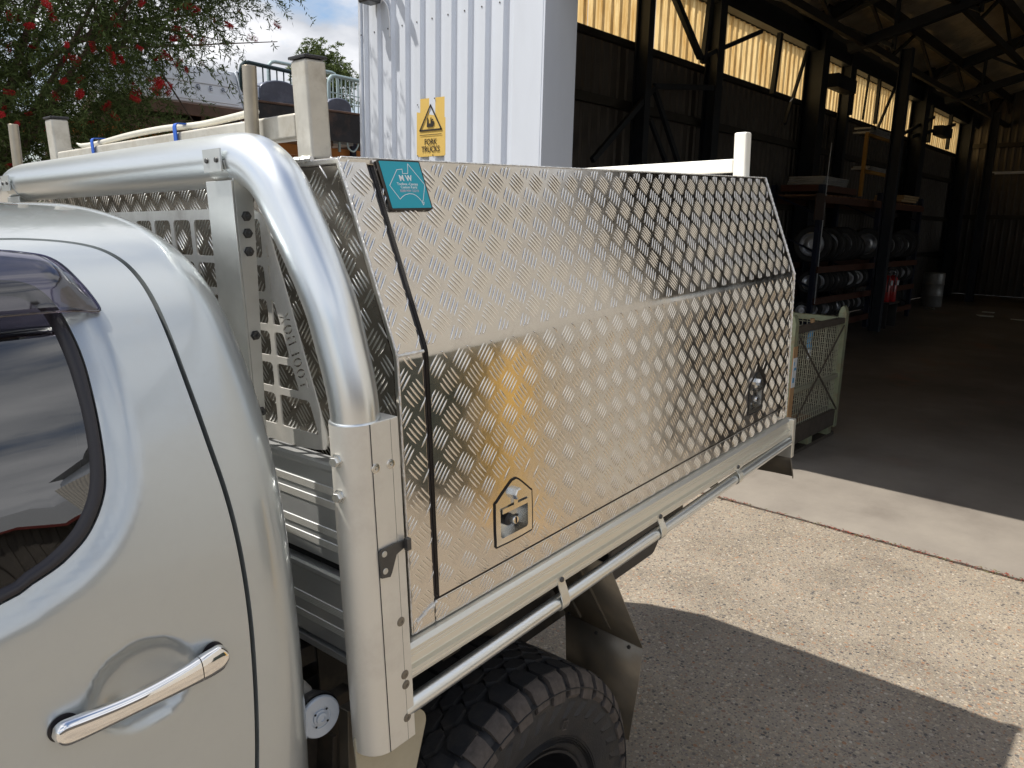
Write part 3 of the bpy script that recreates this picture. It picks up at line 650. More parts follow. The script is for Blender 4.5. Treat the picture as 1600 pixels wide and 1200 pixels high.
def wheelmesh():
    t = MB(); t.lathe([(.20, -.07), (.24, -.085), (.29, -.08), (.315, -.05), (.315, .05), (.29, .08), (.24, .085), (.20, .07)], (0, 0, 0), (0, -1, 0), 'wheel_tyre', 24)
    r = MB(); r.lathe([(.20, -.06), (.205, .072), (.195, .078), (.185, .05), (.165, .02), (.15, .03), (.09, .055), (.05, .05), (.045, .02), (.0, .02)], (0, 0, 0), (0, -1, 0), 'wheel_rim', 24); return t, r
t_, r_ = wheelmesh(); t_.build('tyre', wproto); r_.build('rim', wproto)
first = True; rr = random.Random(5)
for li, z in enumerate(LV[:3]):
    x = 12.25
    while x < 17.9:
        if rr.random() < .93:
            o = wproto if first else copy_tree(wproto); first = False; sc = rr.choice((.78, .85, .98)) if li else .8
            if z + .64 * sc > (LV[li + 1] - .12 if li < 2 else 9): sc = (LV[li + 1] - .125 - z) / .64
            o.location = (x, 3.95 + rr.uniform(0, .12), z + .316 * sc); o.scale = (sc,) * 3; o.rotation_euler = (0, 0, R(-rr.choice((48, 62, 75)) + rr.uniform(-6, 6)))
            o['label'] = ('trailer wheel with bright rim on the lowest shelf of the racking', 'trailer wheel with bright rim on the middle shelf of the racking', 'trailer wheel with bright rim on the upper wheel shelf of the racking')[li]
        x += rr.choice((.21, .25, .34))
# things stored on the top shelf
def stack(name, x, y, z, lx, ly, n, h, m, label, cat, group=None, jit=.04):
    e = empty(name, (x, y, z), 0, label, cat, group)
    for k in range(n):
        mb = MB(); a = rr.uniform(-jit, jit); mb.box(a, lx + a, 0, ly, k * h, k * h + h * .82, m); mb.build('board' if 'timber' in m else 'sheet', e, bevel=.003)
    return e
stack('sheet_stack', 12.2, 3.87, 2.56, 1.15, .6, 4, .035, 'pile_steel', 'stack of pale metal sheets on the top shelf at the near end of the racking', 'metal sheets')
stack('timber_stack', 12.15, 3.86, 2.446, 1.7, .7, 1, .13, 'rack_orange', 'orange-brown timber bearer under the stack of pale sheets', 'timber')
stack('timber_stack', 16.9, 3.9, 2.446, 1.1, .6, 3, .05, 'timber_pale', 'rough pale timber offcuts heaped past the second column', 'timber', jit=.12)
fr = empty('yellow_frame', (14.15, 3.9, 2.446), 0, 'orange-yellow steel frame rack standing on the top shelf', 'frame')
for a in ((0, 0, 0, 1.1), (1.5, 0, 0, 1.1)):
    mb = MB(); mb.box(a[0] - .03, a[0] + .03, -.03, .03, 0, 1.1, 'frame_yellow'); mb.build('post', fr)
for z in (.45, 1.1):
    mb = MB(); mb.box(0, 1.5, -.03, .03, z - .03, z + .03, 'frame_yellow'); mb.build('rail', fr)
stack('steel_lengths', 14.3, 3.86, 3.56, 1.2, .3, 3, .04, 'pile_steel', 'steel offcuts lying on top of the yellow frame', 'metal offcuts', jit=.15)
stack('steel_lengths', 14.3, 3.86, 2.93, 1.2, .3, 2, .04, 'pile_steel', 'steel offcuts on the middle bar of the yellow frame', 'metal offcuts', jit=.15)
mb = MB(); mb.box(0, .42, -.02, .0, 0, .42, 'signboard_brown'); o = mb.build('notice_board', bevel=.003); o.location = (11.72, 3.8, 1.98); tag(o, 'square dark brown board at the near end of the pallet racking', 'board')
mb = MB(); mb.tube([(0, 0, 0), (.02, .01, 1.2), (0, 0, 2.2), (.02, 0, 2.6)], .008, 'pile_steel', 6); o = mb.build('conduit'); o.location = (12.1, 3.78, .6); tag(o, 'thin white conduit running up at the near end of the racking', 'pipe')
for k, (x, y) in enumerate(((15.30, 3.58), (15.52, 3.53))):
    e = empty('fire_extinguisher', (x, y, .46), 0, ('left one of two red fire extinguishers beside the wheel racking', 'right one of two red fire extinguishers beside the wheel racking')[k], 'fire extinguisher', 'fire extinguishers')
    mb = MB(); mb.lathe([(0, 0), (.08, 0), (.085, .02), (.085, .44), (.06, .50), (.03, .52), (0, .52)], (0, 0, 0), (0, 0, 1), 'red_paint', 20); mb.build('cylinder_body', e)
    mb = MB(); mb.box(-.055, .055, -.10, -.0865, .33, .42, 'label_white'); mb.build('instruction_label', e)
    mb = MB(); mb.cyl((0, 0, .52), (0, 0, .58), .02, 'steel_dark', 10); mb.bar((0, 0, .58), (-.1, -.05, .61), .02, .012, 'steel_dark'); mb.tube([(0, 0, .56), (-.06, -.06, .56), (-.10, -.07, .45), (-.10, -.06, .2)], .011, 'black_plastic', 8); mb.build('valve', e)
mb = MB(); mb.box(-.16, .55, -.13, .13, -.02, .0, 'steel_dark'); mb.box(-.14, -.10, -.1, .1, -.27, -.02, 'steel_dark'); mb.box(.49, .53, -.1, .1, -.27, -.02, 'steel_dark'); o = mb.build('low_stand'); o.location = (15.25, 3.56, .46); o.scale = (1, 1, 1.88); tag(o, 'low dark stand under the two red fire extinguishers', 'stand')
# drum, wrapped pile, scraps, tube light at the far end
mb = MB(); mb.lathe([(0, 0), (.24, 0), (.25, .02), (.25, .26), (.262, .28), (.25, .30), (.25, .56), (.262, .58), (.25, .60), (.25, .85), (.235, .87), (0, .86)], (0, 0, 0), (0, 0, 1), 'drum_white', 24); o = mb.build('drum'); o.location = (21.2, 4.1, 0); tag(o, 'pale ribbed metal drum standing on the shed floor near the far end', 'drum')
mb = MB(); V = []; g = 14
for i in range(g + 1):
    for j in range(g + 1):
        a, b = i / g * 2 - 1, j / g * 2 - 1; e_ = max(abs(a), abs(b)); z = (1.25 if e_ < .8 else 1.25 * (1 - (e_ - .8) / .2)) * (.85 + .12 * math.sin(3 * a + 1) + .1 * math.sin(5 * b)) + .06 * rr.random()
        V.append((a * 1.9, b * 1.3, max(0, z) + .55))
mb.raw(V, [(i * (g + 1) + j, (i + 1) * (g + 1) + j, (i + 1) * (g + 1) + j + 1, i * (g + 1) + j + 1) for i in range(g) for j in range(g)], 'orange_wrap')
pw = empty('covered_load', (24.3, 1.2, 0), .1, 'brownish covered load on dark blocks at the far end of the shed', 'load'); mb.build('cover_sheet', pw, angle=60)
mb = MB(); mb.box(-1.8, 1.8, -1.2, 1.2, 0, .6, 'steel_brown'); mb.build('base_block', pw)
for k, (x, y, pl, lb) in enumerate(((19.2, 2.0, [(0, 0), (.5, -.15), (1.0, -.05), (.5, .12), (.2, .1)], 'white pointed scrap sheet lying on the shed floor'), (19.6, 2.75, [(0, 0), (.35, -.02), (.38, .18), (.1, .22)], 'small white scrap piece on the shed floor'), (20.6, 2.8, [(0, 0), (.25, 0), (.25, .1), (0, .12)], 'tiny white offcut on the floor behind the other scraps'))):
    mb = MB(); mb.prism(pl, lambda a, b, h: (-b * 1., -a, h), .012, .03, 'white_scrap'); o = mb.build('scrap_sheet'); o.location = (x, y, 0); tag(o, lb, 'scrap')
mb = MB(); mb.tube(smooth([(0, 0, .02), (.0, -.12, .02), (-.06, -.2, .02), (-.15, -.22, .05)], False), .02, 'drum_white', 8); o = mb.build('bent_pipe'); o.location = (20.3, 4.0, 0); tag(o, 'short bent pale pipe on the floor beside the drum', 'pipe')
mb = MB(); mb.box(-.04, .04, -.65, .65, 0, .03, 'lamp_white'); mb.box(-.025, .025, -.6, .6, -.03, 0, 'lamp_white'); o = mb.build('batten_light'); o.location = (21.5, 2.55, 3.30); tag(o, 'unlit white batten tube light hanging near the far shed wall', 'light')
mb = MB(); mb.box(-.5, .5, -.12, .12, 0, .24, 'steel_blue')
ex = mb.build('fan_unit', bevel=.01); ex.location = (14.55, 4.6, 4.40); tag(ex, 'dark blue-grey box unit hung before the skylights right of the big column', 'box unit')
ex2 = ex.copy(); col.objects.link(ex2); ex2.location = (22.2, 4.6, 4.3); tag(ex2, 'dark blue-grey box unit hung before the farthest skylights', 'box unit')

# stillages (mesh crates) behind the ute
def stillage(name, loc, rz, label, lab=True):
    e = empty(name, loc, rz, label, 'crate', 'mesh stillages'); LX, LY, H = 1.15, 1.05, 1.13
    for x in (0, LX):
        for y in (0, LY):
            mb = MB(); mb.box(x - .035, x + .035, y - .035, y + .035, .08, H, 'stillage_green'); mb.prism([(-.035, 0), (.035, 0), (.02, .05), (0, .07), (-.02, .05)], lambda a, b, h: (x + h, y + a, H + b), -.035, .035, 'stillage_green'); mb.build('corner_post', e, bevel=.003)
    for y in (0, LY):
        mb = MB(); mb.box(.036, LX - .036, y - .03, y + .03, H - .085, H - .035, 'stillage_rust' if y == 0 else 'stillage_green'); mb.build('top_rail', e, bevel=.003)
        mb = MB(); mb.box(.036, LX - .036, y - .02, y + .02, .55, .585, 'mesh_wire'); mb.build('mid_rail', e)
        mb = MB(); mb.bar((.05, y - .035, .24), (LX - .06, y - .035, H - .1), .008, .016, 'stillage_rust'); mb.bar((.05, y - .045, H - .12), (LX - .06, y - .045, .26), .008, .016, 'stillage_rust'); mb.build('cross_brace', e)
        mb = MB(); mb.box(.036, LX - .036, y - .03, y + .03, .1, .25, 'stillage_rust'); mb.build('base_skirt', e, bevel=.003)
    for x in (0, LX):
        mb = MB(); mb.box(x - .03, x + .03, .036, LY - .036, H - .085, H - .035, 'stillage_green'); mb.build('top_rail', e, bevel=.003)
        mb = MB(); mb.box(x - .03, x + .03, .036, LY - .036, .1, .25, 'stillage_rust'); mb.build('base_skirt', e, bevel=.003)
    for side in range(4):
        mb = MB(); L_ = LX if side < 2 else LY
        for k in range(int(L_ / .045)):
            a = .05 + k * .045
            if a > L_ - .04: break
            if side < 2: mb.bar((a, (0, LY)[side], .25), (a, (0, LY)[side], H - .06), .005, .005, 'mesh_wire')
            else: mb.bar(((0, LX)[side - 2], a, .25), ((0, LX)[side - 2], a, H - .06), .005, .005, 'mesh_wire')
        for k in range(18):
            z = .26 + k * .045
            if side < 2: mb.bar((.03, (0, LY)[side] + .004, z), (LX - .03, (0, LY)[side] + .004, z), .005, .005, 'mesh_wire')
            else: mb.bar(((0, LX)[side - 2] + .004, .03, z), ((0, LX)[side - 2] + .004, LY - .03, z), .005, .005, 'mesh_wire')
        o = mb.build('wire_mesh', e); o['kind'] = 'stuff'
    mb = MB(); mb.box(.03, LX - .03, .03, LY - .03, .12, .15, 'timber'); mb.build('floor_panel', e)
    for a in (.06, LX / 2 - .05, LX - .16):
        for y in (-.02, LY - .1): mb = MB(); mb.box(a, a + .1, y, y + .12, 0.031, .1, 'stillage_green'); mb.build('foot', e)
    for y in (-.02, LY - .08): mb = MB(); mb.box(-.02, LX + .02, y, y + .1, .001, .03, 'stillage_rust'); mb.build('skid', e)
    if lab:
        mb = MB(); mb.box(-.045, .037, -.043, -.037, .3, .95, 'cardboard'); mb.build('cardboard_strip', e)
        mb = MB(); mb.box(-.04, .034, -.047, -.0435, .62, .86, 'label_white'); mb.box(-.03, .0, -.0495, -.0475, .66, .70, 'label_blue'); mb.box(-.02, .02, -.0495, -.0475, .76, .78, 'label_blue'); mb.box(-.03, -.02, -.0495, -.0475, .80, .83, 'label_blue'); mb.build('paper_label', e)
    return e
stillage('mesh_stillage', (5.12, 1.38, 0), 0, 'nearest olive green wire mesh stillage with cross braces behind the ute')
stillage('mesh_stillage', (7.2, 2.75, 0), .25, 'second mesh stillage farther in behind the nearest one', False)
mb = MB()
mb.tube(smooth([(0, 0, 0), (.02, .02, .07), (0, .0, .14), (.03, 0, .2)], False), .022, 'label_blue', 8); mb.tube([(.03, 0, .2), (.02, .01, .27)], .02, 'cardboard', 8); mb.tube([(0, 0, 0), (-.01, 0, -.09)], .016, 'label_white', 8)
o = mb.build('bottle'); o.location = (5.85, 1.5, .78); tag(o, 'small blue plastic bottle hanging inside the nearest mesh stillage', 'bottle')

# ================================================================== THE YARD TO THE LEFT
ry = empty('yard_rack', (2.2, 9.1, 0), 0, 'rusty steel storage rack behind the bottlebrush carrying stacked ute trays', 'rack')
for x in (.2, 2.6, 4.9):
    for y in (0, 1.6):
        mb = MB(); mb.box(x - .06, x + .06, y - .06, y + .06, 0, 3.05, 'rust_steel'); mb.build('upright', ry)
for z in (1.2, 2.0, 2.72):
    for y in (0, 1.6):
        mb = MB(); mb.box(-.2, 5.3, y - .05, y + .05, z, z + .14, 'yard_orange'); mb.build('beam', ry)
for x in (.2, 1.4, 2.6, 3.8, 4.9):
    mb = MB(); mb.box(x - .05, x + .05, -.3, 1.9, 2.86, 2.98, 'rust_steel'); mb.build('bearer', ry)
mb = MB(); mb.box(4.32, 4.40, -.12, -.065, 2.3, 3.0, 'rack_blue'); mb.build('blue_tag', ry)
rr = random.Random(11)
for k in range(9):
    e = MB(); L_ = rr.uniform(1.6, 2.6); m_ = ('timber', 'yard_orange', 'rust_steel')[k % 3]; e.box(0, L_, 0, rr.uniform(.08, .2), 0, rr.uniform(.05, .11), m_)
    o = e.build('stacked_bar', bevel=.004); o.location = (2.4 + rr.uniform(0, 2.5), 9.0 + (k % 3) * .3, (2.14, 1.34, 2.86)[k // 3 % 3] + .0); o.rotation_euler = (0, 0, R(rr.uniform(-2, 2)))
    tag(o, ('long brown timber', 'long orange-painted bar', 'long rusty steel bar')[k % 3] + (' on the middle level of the yard rack', ' on the lowest level of the yard rack', ' on the top level of the yard rack')[k // 3], 'bar', 'bars stored on the yard rack')
# folded tray decks under the white tailgate
def tray_deck(loc, L_, label, group='tray decks on the yard rack'):
    e = empty('tray_deck', loc, R(-3), label, 'ute tray', group)
    mb = MB(); mb.box(0, L_, 0, 1.7, 0, .05, 'rust_steel'); mb.build('deck', e)
    for k in range(5):
        mb = MB(); mb.box(k * L_ / 5 + .03, k * L_ / 5 + .08, -.01, 1.7, -.09, -.002, 'rust_steel'); mb.build('cross_member', e)
    mb = MB(); mb.box(-.01, L_ + .01, -.06, -.012, -.05, .09, 'rust_steel'); mb.build('coaming', e, bevel=.004); return e
tray_deck((3.0, 8.9, 3.10), 1.75, 'rusty flat tray deck directly under the white tailgate')
tray_deck((2.8, 8.95, 2.99 - .09), 2.0, 'lower rusty tray deck second below the white tailgate')
# white tailgate / tub side with GER
tg = empty('white_ute_tub', (2.9, 8.9, 3.20), R(-2), 'white ute tub with letters G E R on its tailgate atop the rusty yard rack', 'ute tub')
tg.rotation_euler[0] = R(-22)
mb = MB(); mb.box(0, 1.78, 0, .10, .02, .55, 'truck_white'); mb.build('tailgate', tg, bevel=.02)
mb = MB(); mb.box(.05, 1.72, -.012, .0, .30, .50, 'truck_white'); mb.box(.05, 1.72, -.008, .0, .06, .16, 'truck_white'); mb.build('pressed_panel', tg, bevel=.006)
mb = MB(); mb.box(1.785, 1.87, -.01, 1.5, 0, .56, 'truck_white'); mb.box(-.09, -.005, -.01, 1.5, 0, .56, 'truck_white'); mb.box(-.004, 1.78, 1.3, 1.5, 0, .5, 'truck_white'); mb.build('tub_side', tg, bevel=.01)
for z in (.10, .22, .34, .46): mb = MB(); mb.box(1.81, 1.85, -.0165, -.0105, z, z + .07, 'gap_black'); mb.build('lamp_recess', tg)
pass
for k, ch in enumerate('GER'): textmesh('raised_letter', ch, .085, frame((1.20 + k * .17, -.022, .235), (1, 0, 0), (0, 0, 1)), 'tank_dark', tg, .004, bold=.001)
# hoops (headboards)
def hoop(name, loc, W_, H_, m, label, rz=0, nv=7, parent=None):
    e = empty(name, loc, R(rz), label, 'headboard', 'ute headboards on the yard rack')
    pts = [(0, 0, 0), (0, 0, H_ - .12)] + [(.12 - .12 * math.cos(R(a)), 0, H_ - .12 + .12 * math.sin(R(a))) for a in (30, 60, 90)] + [(W_ - .12 + .12 * math.sin(R(a)), 0, H_ - .12 + .12 * math.cos(R(a))) for a in (0, 30, 60, 90)] + [(W_, 0, 0)]
    mb = MB(); mb.tube(pts, .028, m, 10); mb.build('hoop_tube', e)
    for k in range(nv):
        x = W_ * (k + 1) / (nv + 1); mb = MB(); mb.cyl((x, 0, .05), (x, 0, H_ - .02), .010, m, 6); mb.build('upright_bar', e)
    for z in (.3, .55):
        mb = MB(); mb.cyl((.02, -.012, H_ * z), (W_ - .02, -.012, H_ * z), .008, m, 6); mb.build('cross_bar', e)
    return e
hoop('ute_headboard', (4.72, 8.95, 3.22), .95, .62, 'hoop_dark', 'dark tubular headboard hoop with upright bars right of the white tub', 8)
hoop('ute_headboard', (6.35, 9.3, 3.40), 1.0, .55, 'hoop_galv', 'galvanised mesh headboard hoop nearest the pale shed wall', 5, 11)
hoop('ute_headboard', (6.0, 10.4, 3.50), 1.3, .72, 'hoop_galv', 'pale square frame standing behind the galvanised headboard', 0, 2)
# dark tray
dt = empty('dark_ute_tray', (4.85, 8.8, 3.06), R(-4), 'dark ute tray with rust-edged drop sides lying on the yard rack', 'ute tray')
mb = MB(); mb.box(0, 1.7, 0, 1.6, 0, .05, 'tray_dark'); mb.build('deck', dt)
for a in ((0, .62, .16, .26), (.63, 1.70, .0, .26)):
    mb = MB(); mb.box(a[0], a[1], -.04, -.005, a[2] - .14, a[3], 'tray_dark'); mb.box(a[0], a[1], -.052, .0, a[3] + .001, a[3] + .03, 'rust_steel'); mb.build('drop_side', dt, bevel=.006)
mb = MB(); mb.box(1.705, 1.75, -.04, 1.5, 0, .32, 'tray_dark'); mb.build('end_panel', dt, bevel=.01)
mb = MB(); mb.bar((1.25, .0, -.05), (1.25, .0, -.28), .03, .03, 'hoop_galv'); mb.tube(smooth([(1.4, -.02, -.04), (1.38, -.02, -.2), (1.48, -.02, -.26), (1.56, -.02, -.16), (1.54, -.02, -.05)], False), .012, 'hoop_galv', 6); mb.build('hanging_hook', dt)
def dome(loc, L_, H_, label, m='tank_dark'):
    mb = MB(); n = 12; poly = [(0, 0)] + [(L_ * (.5 - .5 * math.cos(PI * k / n)) ** .8, H_ * math.sin(PI * min(1, .12 + .76 * k / n)) ** .6) for k in range(n + 1)] + [(L_, 0)]
    mb.prism(poly, lambda a, b, h: (a, h, b), 0, .6, m); o = mb.build('fuel_tank', bevel=.02); o.location = loc; tag(o, label, 'tank', 'dark moulded tanks on the tray'); return o
dome((4.98, 8.95, 3.34), .62, .34, 'blue-grey moulded tank at the left on the dark tray')
dome((5.66, 9.0, 3.30), .40, .38, 'dark narrow moulded tank in the middle of the dark tray')
dome((6.05, 8.95, 3.26), .46, .32, 'dark blue tank with a white sticker at the right end of the tray')
mb = MB(); mb.box(0, 1.6, 0, 1.5, 0, .08, 'tray_dark'); mb.box(0, 1.6, -.03, 0, -.1, .12, 'tray_dark'); mb.box(.1, .9, -.05, -.031, .0, .03, 'pile_steel'); o = mb.build('dark_ute_tray', bevel=.01); o.location = (6.2, 9.1, 3.02); tag(o, 'second dark tray with a light strip beside the pale shed wall', 'ute tray')
mb = MB(); mb.box(0, .9, 0, .6, 0, .09, 'pile_steel'); o = mb.build('metal_shelf', bevel=.004); o.location = (5.55, 8.85, 2.90); tag(o, 'small grey metal box section under the dark tray', 'metal shelf')
# yard boundary fence and far shrubs
fn_ = empty('boundary_fence', (-14, 14.5, 0), 0, 'brown corrugated boundary fence behind the yard rack', 'fence')
prof = ribs(0, 40, .19, .075, .078, .029); mb = MB(); V = []
for a, d in prof: V += [(a, -d, 0), (a, -d, 1.9)]
mb.raw(V, [(2 * i, 2 * i + 1, 2 * i + 3, 2 * i + 2) for i in range(len(prof) - 1)], 'brown_clad'); mb.build('fence_sheet', fn_, angle=15)
mb = MB(); mb.box(0, 40, .01, .05, 1.86, 1.93, 'steel_brown'); mb.build('fence_rail', fn_)

# trees -------------------------------------------------------------
def tree(name, base, crown_c, crown_r, n_twig, n_leaf, leaf_l, leaf_w, leafm, label, droop=.6, twig=.38, flowers=0, seed=1, cut=None):
    g = np.random.default_rng(seed); e = empty(name, base, 0, label, 'tree'); b0 = np.array(base, float); C = np.array(crown_c, float) - b0; CR = np.array(crown_r, float)
    mb = MB(); top = C + np.array((0, 0, CR[2] * .3)); tr = [(0, 0, 0), tuple(C * np.array((.25, .25, .3)) + np.array((.05, .03, 0))), tuple(C * .6), tuple(top)]; trs = smooth(tr, False, 4)
    mb.tube(trs, list(np.linspace(.16, .05, len(trs))), 'bark', 10); mb.build('trunk', e)
    # limbs
    ends = []; nl = 26; mb = MB()
    for k in range(nl):
        d = g.normal(size=3); d /= np.linalg.norm(d); d[2] = abs(d[2]) * .8 - .15; E_ = C + d * CR * g.uniform(.55, .85); S_ = C * g.uniform(.35, .75); mid = (S_ + E_) / 2 + np.array((0, 0, .25)) + g.normal(size=3) * .08
        mb.tube(smooth([tuple(S_), tuple(mid), tuple(E_)], False, 4), list(np.linspace(.035, .010, 9)), 'bark', 6); ends.append(E_)
        for q in range(4):
            E2 = mid + (E_ - mid) * g.uniform(.2, 1) + g.normal(size=3) * .28 * CR.min(); mb.tube([tuple(mid + (E_ - mid) * g.uniform(0, .6)), tuple(E2)], [.012, .004], 'bark', 5)
    mb.build('branch', e)
    # clumps: twigs gather round clump centres so that the crown has gaps
    K = max(30, n_twig // 16); cl = g.normal(size=(K, 3)); cl /= np.linalg.norm(cl, axis=1)[:, None]; cl = C + cl * CR * (g.uniform(.35, 1, (K, 1)) ** .5)
    ti = g.integers(0, K, n_twig); T0 = cl[ti] + g.normal(size=(n_twig, 3)) * (.16 * CR.mean())
    dr = g.normal(size=(n_twig, 3)); dr[:, 2] = dr[:, 2] * .5 - droop; dr /= np.linalg.norm(dr, axis=1)[:, None]
    if cut is not None:
        k = cut(T0 + b0); T0, dr = T0[k], dr[k]
    n = len(T0); tt = g.uniform(0, 1, (n, n_leaf, 1)); P = T0[:, None] + dr[:, None] * tt * twig; P[..., 2] -= (tt[..., 0] ** 2) * twig * .35
    ld = g.normal(size=P.shape) * .75 + dr[:, None] * 1.0; ld /= np.linalg.norm(ld, axis=2)[..., None]; sd_ = np.cross(ld, g.normal(size=P.shape)); sd_ /= np.linalg.norm(sd_, axis=2)[..., None]
    L_ = leaf_l * g.uniform(.6, 1.2, P.shape[:2] + (1,)); A = P; B_ = P + ld * L_ * .5 + sd_ * leaf_w; D = P + ld * L_ * .5 - sd_ * leaf_w; Cc = P + ld * L_
    V = np.stack([A, B_, Cc, D], 2).reshape(-1, 3); nf = len(V) // 4; me = bpy.data.meshes.new('foliage')
    me.vertices.add(len(V)); me.vertices.foreach_set('co', V.ravel()); me.loops.add(nf * 4); me.loops.foreach_set('vertex_index', np.arange(nf * 4)); me.polygons.add(nf); me.polygons.foreach_set('loop_start', np.arange(nf) * 4); me.polygons.foreach_set('loop_total', np.full(nf, 4)); me.update(); me.materials.append(M[leafm])
    o = bpy.data.objects.new('foliage', me); col.objects.link(o); o.parent = e; o['kind'] = 'stuff'
    if flowers:
        mb = MB(); gg = random.Random(4)
        for k in range(260):
            h = gg.uniform(-.05, .05); a = gg.uniform(0, 2 * PI); r_ = gg.uniform(.020, .034); c, s_ = math.cos(a), math.sin(a); u = gg.uniform(-.008, .012)
            mb.raw([(c * .004, s_ * .004, h), (c * r_ - s_ * .002, s_ * r_ + c * .002, h + u), (c * r_ + s_ * .002, s_ * r_ - c * .002, h + u + .002)], [(0, 1, 2)], 'flower_red')
        fm = mb.mesh('flower', recalc=False); fr_ = np.where((T0[:, 1] - C[1] < -.45 * CR[1]) & (T0[:, 2] - C[2] < .1 * CR[2]))[0]; ids = g.permutation(fr_)[:flowers]
        for i in ids:
            f = bpy.data.objects.new('flower', fm); col.objects.link(f); f.parent = e; q = T0[i] + dr[i] * twig * .9; q[2] -= twig * .3; q[1] -= .12; f.location = q; s_ = g.uniform(.5, 1.0); f.scale = (s_, s_, s_)
            f.rotation_euler = Vector(dr[i]).to_track_quat('Z', 'Y').to_euler()
    return e
tree('bottlebrush_tree', (1.0, 7.4, 0), (1.25, 7.1, 4.05), (2.75, 1.5, 2.15), 9800, 44, .060, .0052, 'leaf', 'drooping bottlebrush tree with red brush flowers overhanging the yard rack', droop=.55, twig=.42, flowers=210, seed=3, cut=lambda P: (P[:, 0] < 2.5 + np.maximum(0, P[:, 2] - 3.35) * 1.35 + np.where(np.random.default_rng(1).random(len(P)) < .12, .45, 0)))
tree('gum_tree', (12.6, 18.5, 0), (12.6, 18.5, 5.5), (.75, .7, 1.2), 500, 34, .10, .014, 'leaf_far', 'small far gum tree showing above the racks beside the pale wall', droop=.1, twig=.3, seed=8)
tree('shrub', (-1.5, 9.5, 0), (-1.5, 9.5, 1.7), (3.2, 1.2, 1.5), 1300, 40, .085, .008, 'leaf', 'dense dark shrubs under the bottlebrush tree beyond the cab', droop=.2, twig=.35, seed=12)

# neighbour's shed on the near side, behind the photographer (seen mirrored in glass and metal)
nb = empty('neighbour_shed', (-16, -12.5, 0), 0, 'dark ribbed shed with red gable trim across the driveway', 'building')
prof = ribs(0, 30, .19, .075, .078, .029); mb = MB(); V = []
for a, d in prof: V += [(a, d, 0), (a, d, 3.6)]
mb.raw(V, [(2 * i, 2 * i + 1, 2 * i + 3, 2 * i + 2) for i in range(len(prof) - 1)], 'brown_clad'); mb.build('ribbed_wall', nb, angle=15)
mb = MB(); mb.raw([(-.4, .35, 3.5), (30.4, .35, 3.5), (30.4, -5, 5.6), (-.4, -5, 5.6)], [(0, 1, 2, 3)], 'roof_grey'); mb.build('roof', nb, recalc=False)
mb = MB(); mb.box(-.4, 30.4, .33, .39, 3.50, 3.61, 'red_fascia'); mb.build('fascia', nb)
# unseen things added right of the shed door for their reflections in the canopy
bl = empty('bollard', (3.0, -2.11, 0), 0, 'yellow steel bollard beside the shed door, added out of view to the right for its canopy reflection', 'bollard')
mb = MB(); mb.lathe([(0, 0), (.14, 0), (.14, 1.15), (.12, 1.20), (.06, 1.24), (0, 1.25)], (0, 0, 0), (0, 0, 1), 'bollard_yellow', 24); mb.build('bollard_tube', bl)
mb = MB(); mb.box(-.18, .18, -.18, .18, .0, .012, 'bollard_yellow'); mb.build('base_plate', bl)
bn = empty('scrap_bin', (2.95, -4.12, 0), 0, 'dark green steel scrap bin against the ribbed wall, right of the yellow bollard, added out of view for its canopy reflection', 'bin')
mb = MB(); mb.box(0, .9, 0, 1.7, .12, 1.25, 'bin_green'); mb.build('bin_body', bn, bevel=.01)
mb = MB(); mb.box(-.03, .93, -.03, 1.73, 1.20, 1.27, 'bin_green'); mb.build('bin_rim', bn)
for y in (.15, .8, 1.45):
    mb = MB(); mb.box(-.05, -.002, y, y + .08, .12, 1.19, 'bin_green'); mb.build('bin_rib', bn)
for y in (.1, 1.4): mb = MB(); mb.box(.05, .85, y, y + .15, 0, .119, 'bin_green'); mb.build('skid', bn)
# everything that stands on the slab is let down to it
for o in list(bpy.data.objects):
    if o.parent is None and 'category' in o and o.location.z < .05 and o.name not in ('shed', 'yard_rack') and not o.name.startswith(('stacked_bar',)): o.location.z -= .05
shed.location.z = -.05; shed.scale.z = 1 + .05 / 4.11; ry.location.z = -.05; ry.scale.z = 1 + .05 / 2.98
# ================================================================== THE UTE (built in its own frame, then stood on the slab)
W = 1.52
ute = empty('ute', (0, 0, 0), 0, 'silver dual-cab ute with checker-plate aluminium toolbox canopy on its tray', 'ute')
ute.matrix_world = Matrix(((0.9985, -0.03619, -0.04116, .0396), (0.03706, 0.9991, 0.02048, -.0079), (0.04038, -0.02197, 0.99894, .0142), (0, 0, 0, 1)))
# ---------------- canopy
Z0, ZF, ZT, YT = 1.06, 1.571, 1.892, .118
can = empty('canopy', parent=ute)
def yz(a, b, h): return (h, a, b)
sec = [(.026, Z0 + .01), (.026, ZF - .006), (YT + .012, ZT - .022), (W - YT - .012, ZT - .022), (W - .018, ZF - .004), (W - .018, Z0 + .01)]
mb = MB(); mb.prism(sec, yz, .02, 1.782, 'gap_black'); mb.build('canopy_core', can)
def bent(pts, th):
    """thick folded sheet section in (y,z): outer line pts, thickness inward"""
    P = np.array(pts, float); t = np.zeros_like(P); t[1:-1] = P[2:] - P[:-2]; t[0] = P[1] - P[0]; t[-1] = P[-1] - P[-2]; t /= np.linalg.norm(t, axis=1)[:, None]
    n = np.stack([t[:, 1], -t[:, 0]], 1); inn = P + n * th; return [tuple(p) for p in P] + [tuple(p) for p in inn[::-1]]
def sideprof(z0, off):
    d = np.array((YT, ZT - ZF)); d /= np.linalg.norm(d); nn = np.array((-d[1], d[0]))
    F = np.array((0., ZF)); pts = [np.array((-off, z0)), np.array((-off, ZF - .012))]
    for t in (.25, .5, .75): pts.append((1 - t) ** 2 * pts[1] + 2 * t * (1 - t) * (F + nn * off * .8 + (-off * .2, 0)) + t * t * (F + d * .012 + nn * off))
    pts.append(F + d * .012 + nn * off); pts.append(np.array((YT, ZT - .004)) + nn * off); return pts
DZ0 = 1.112
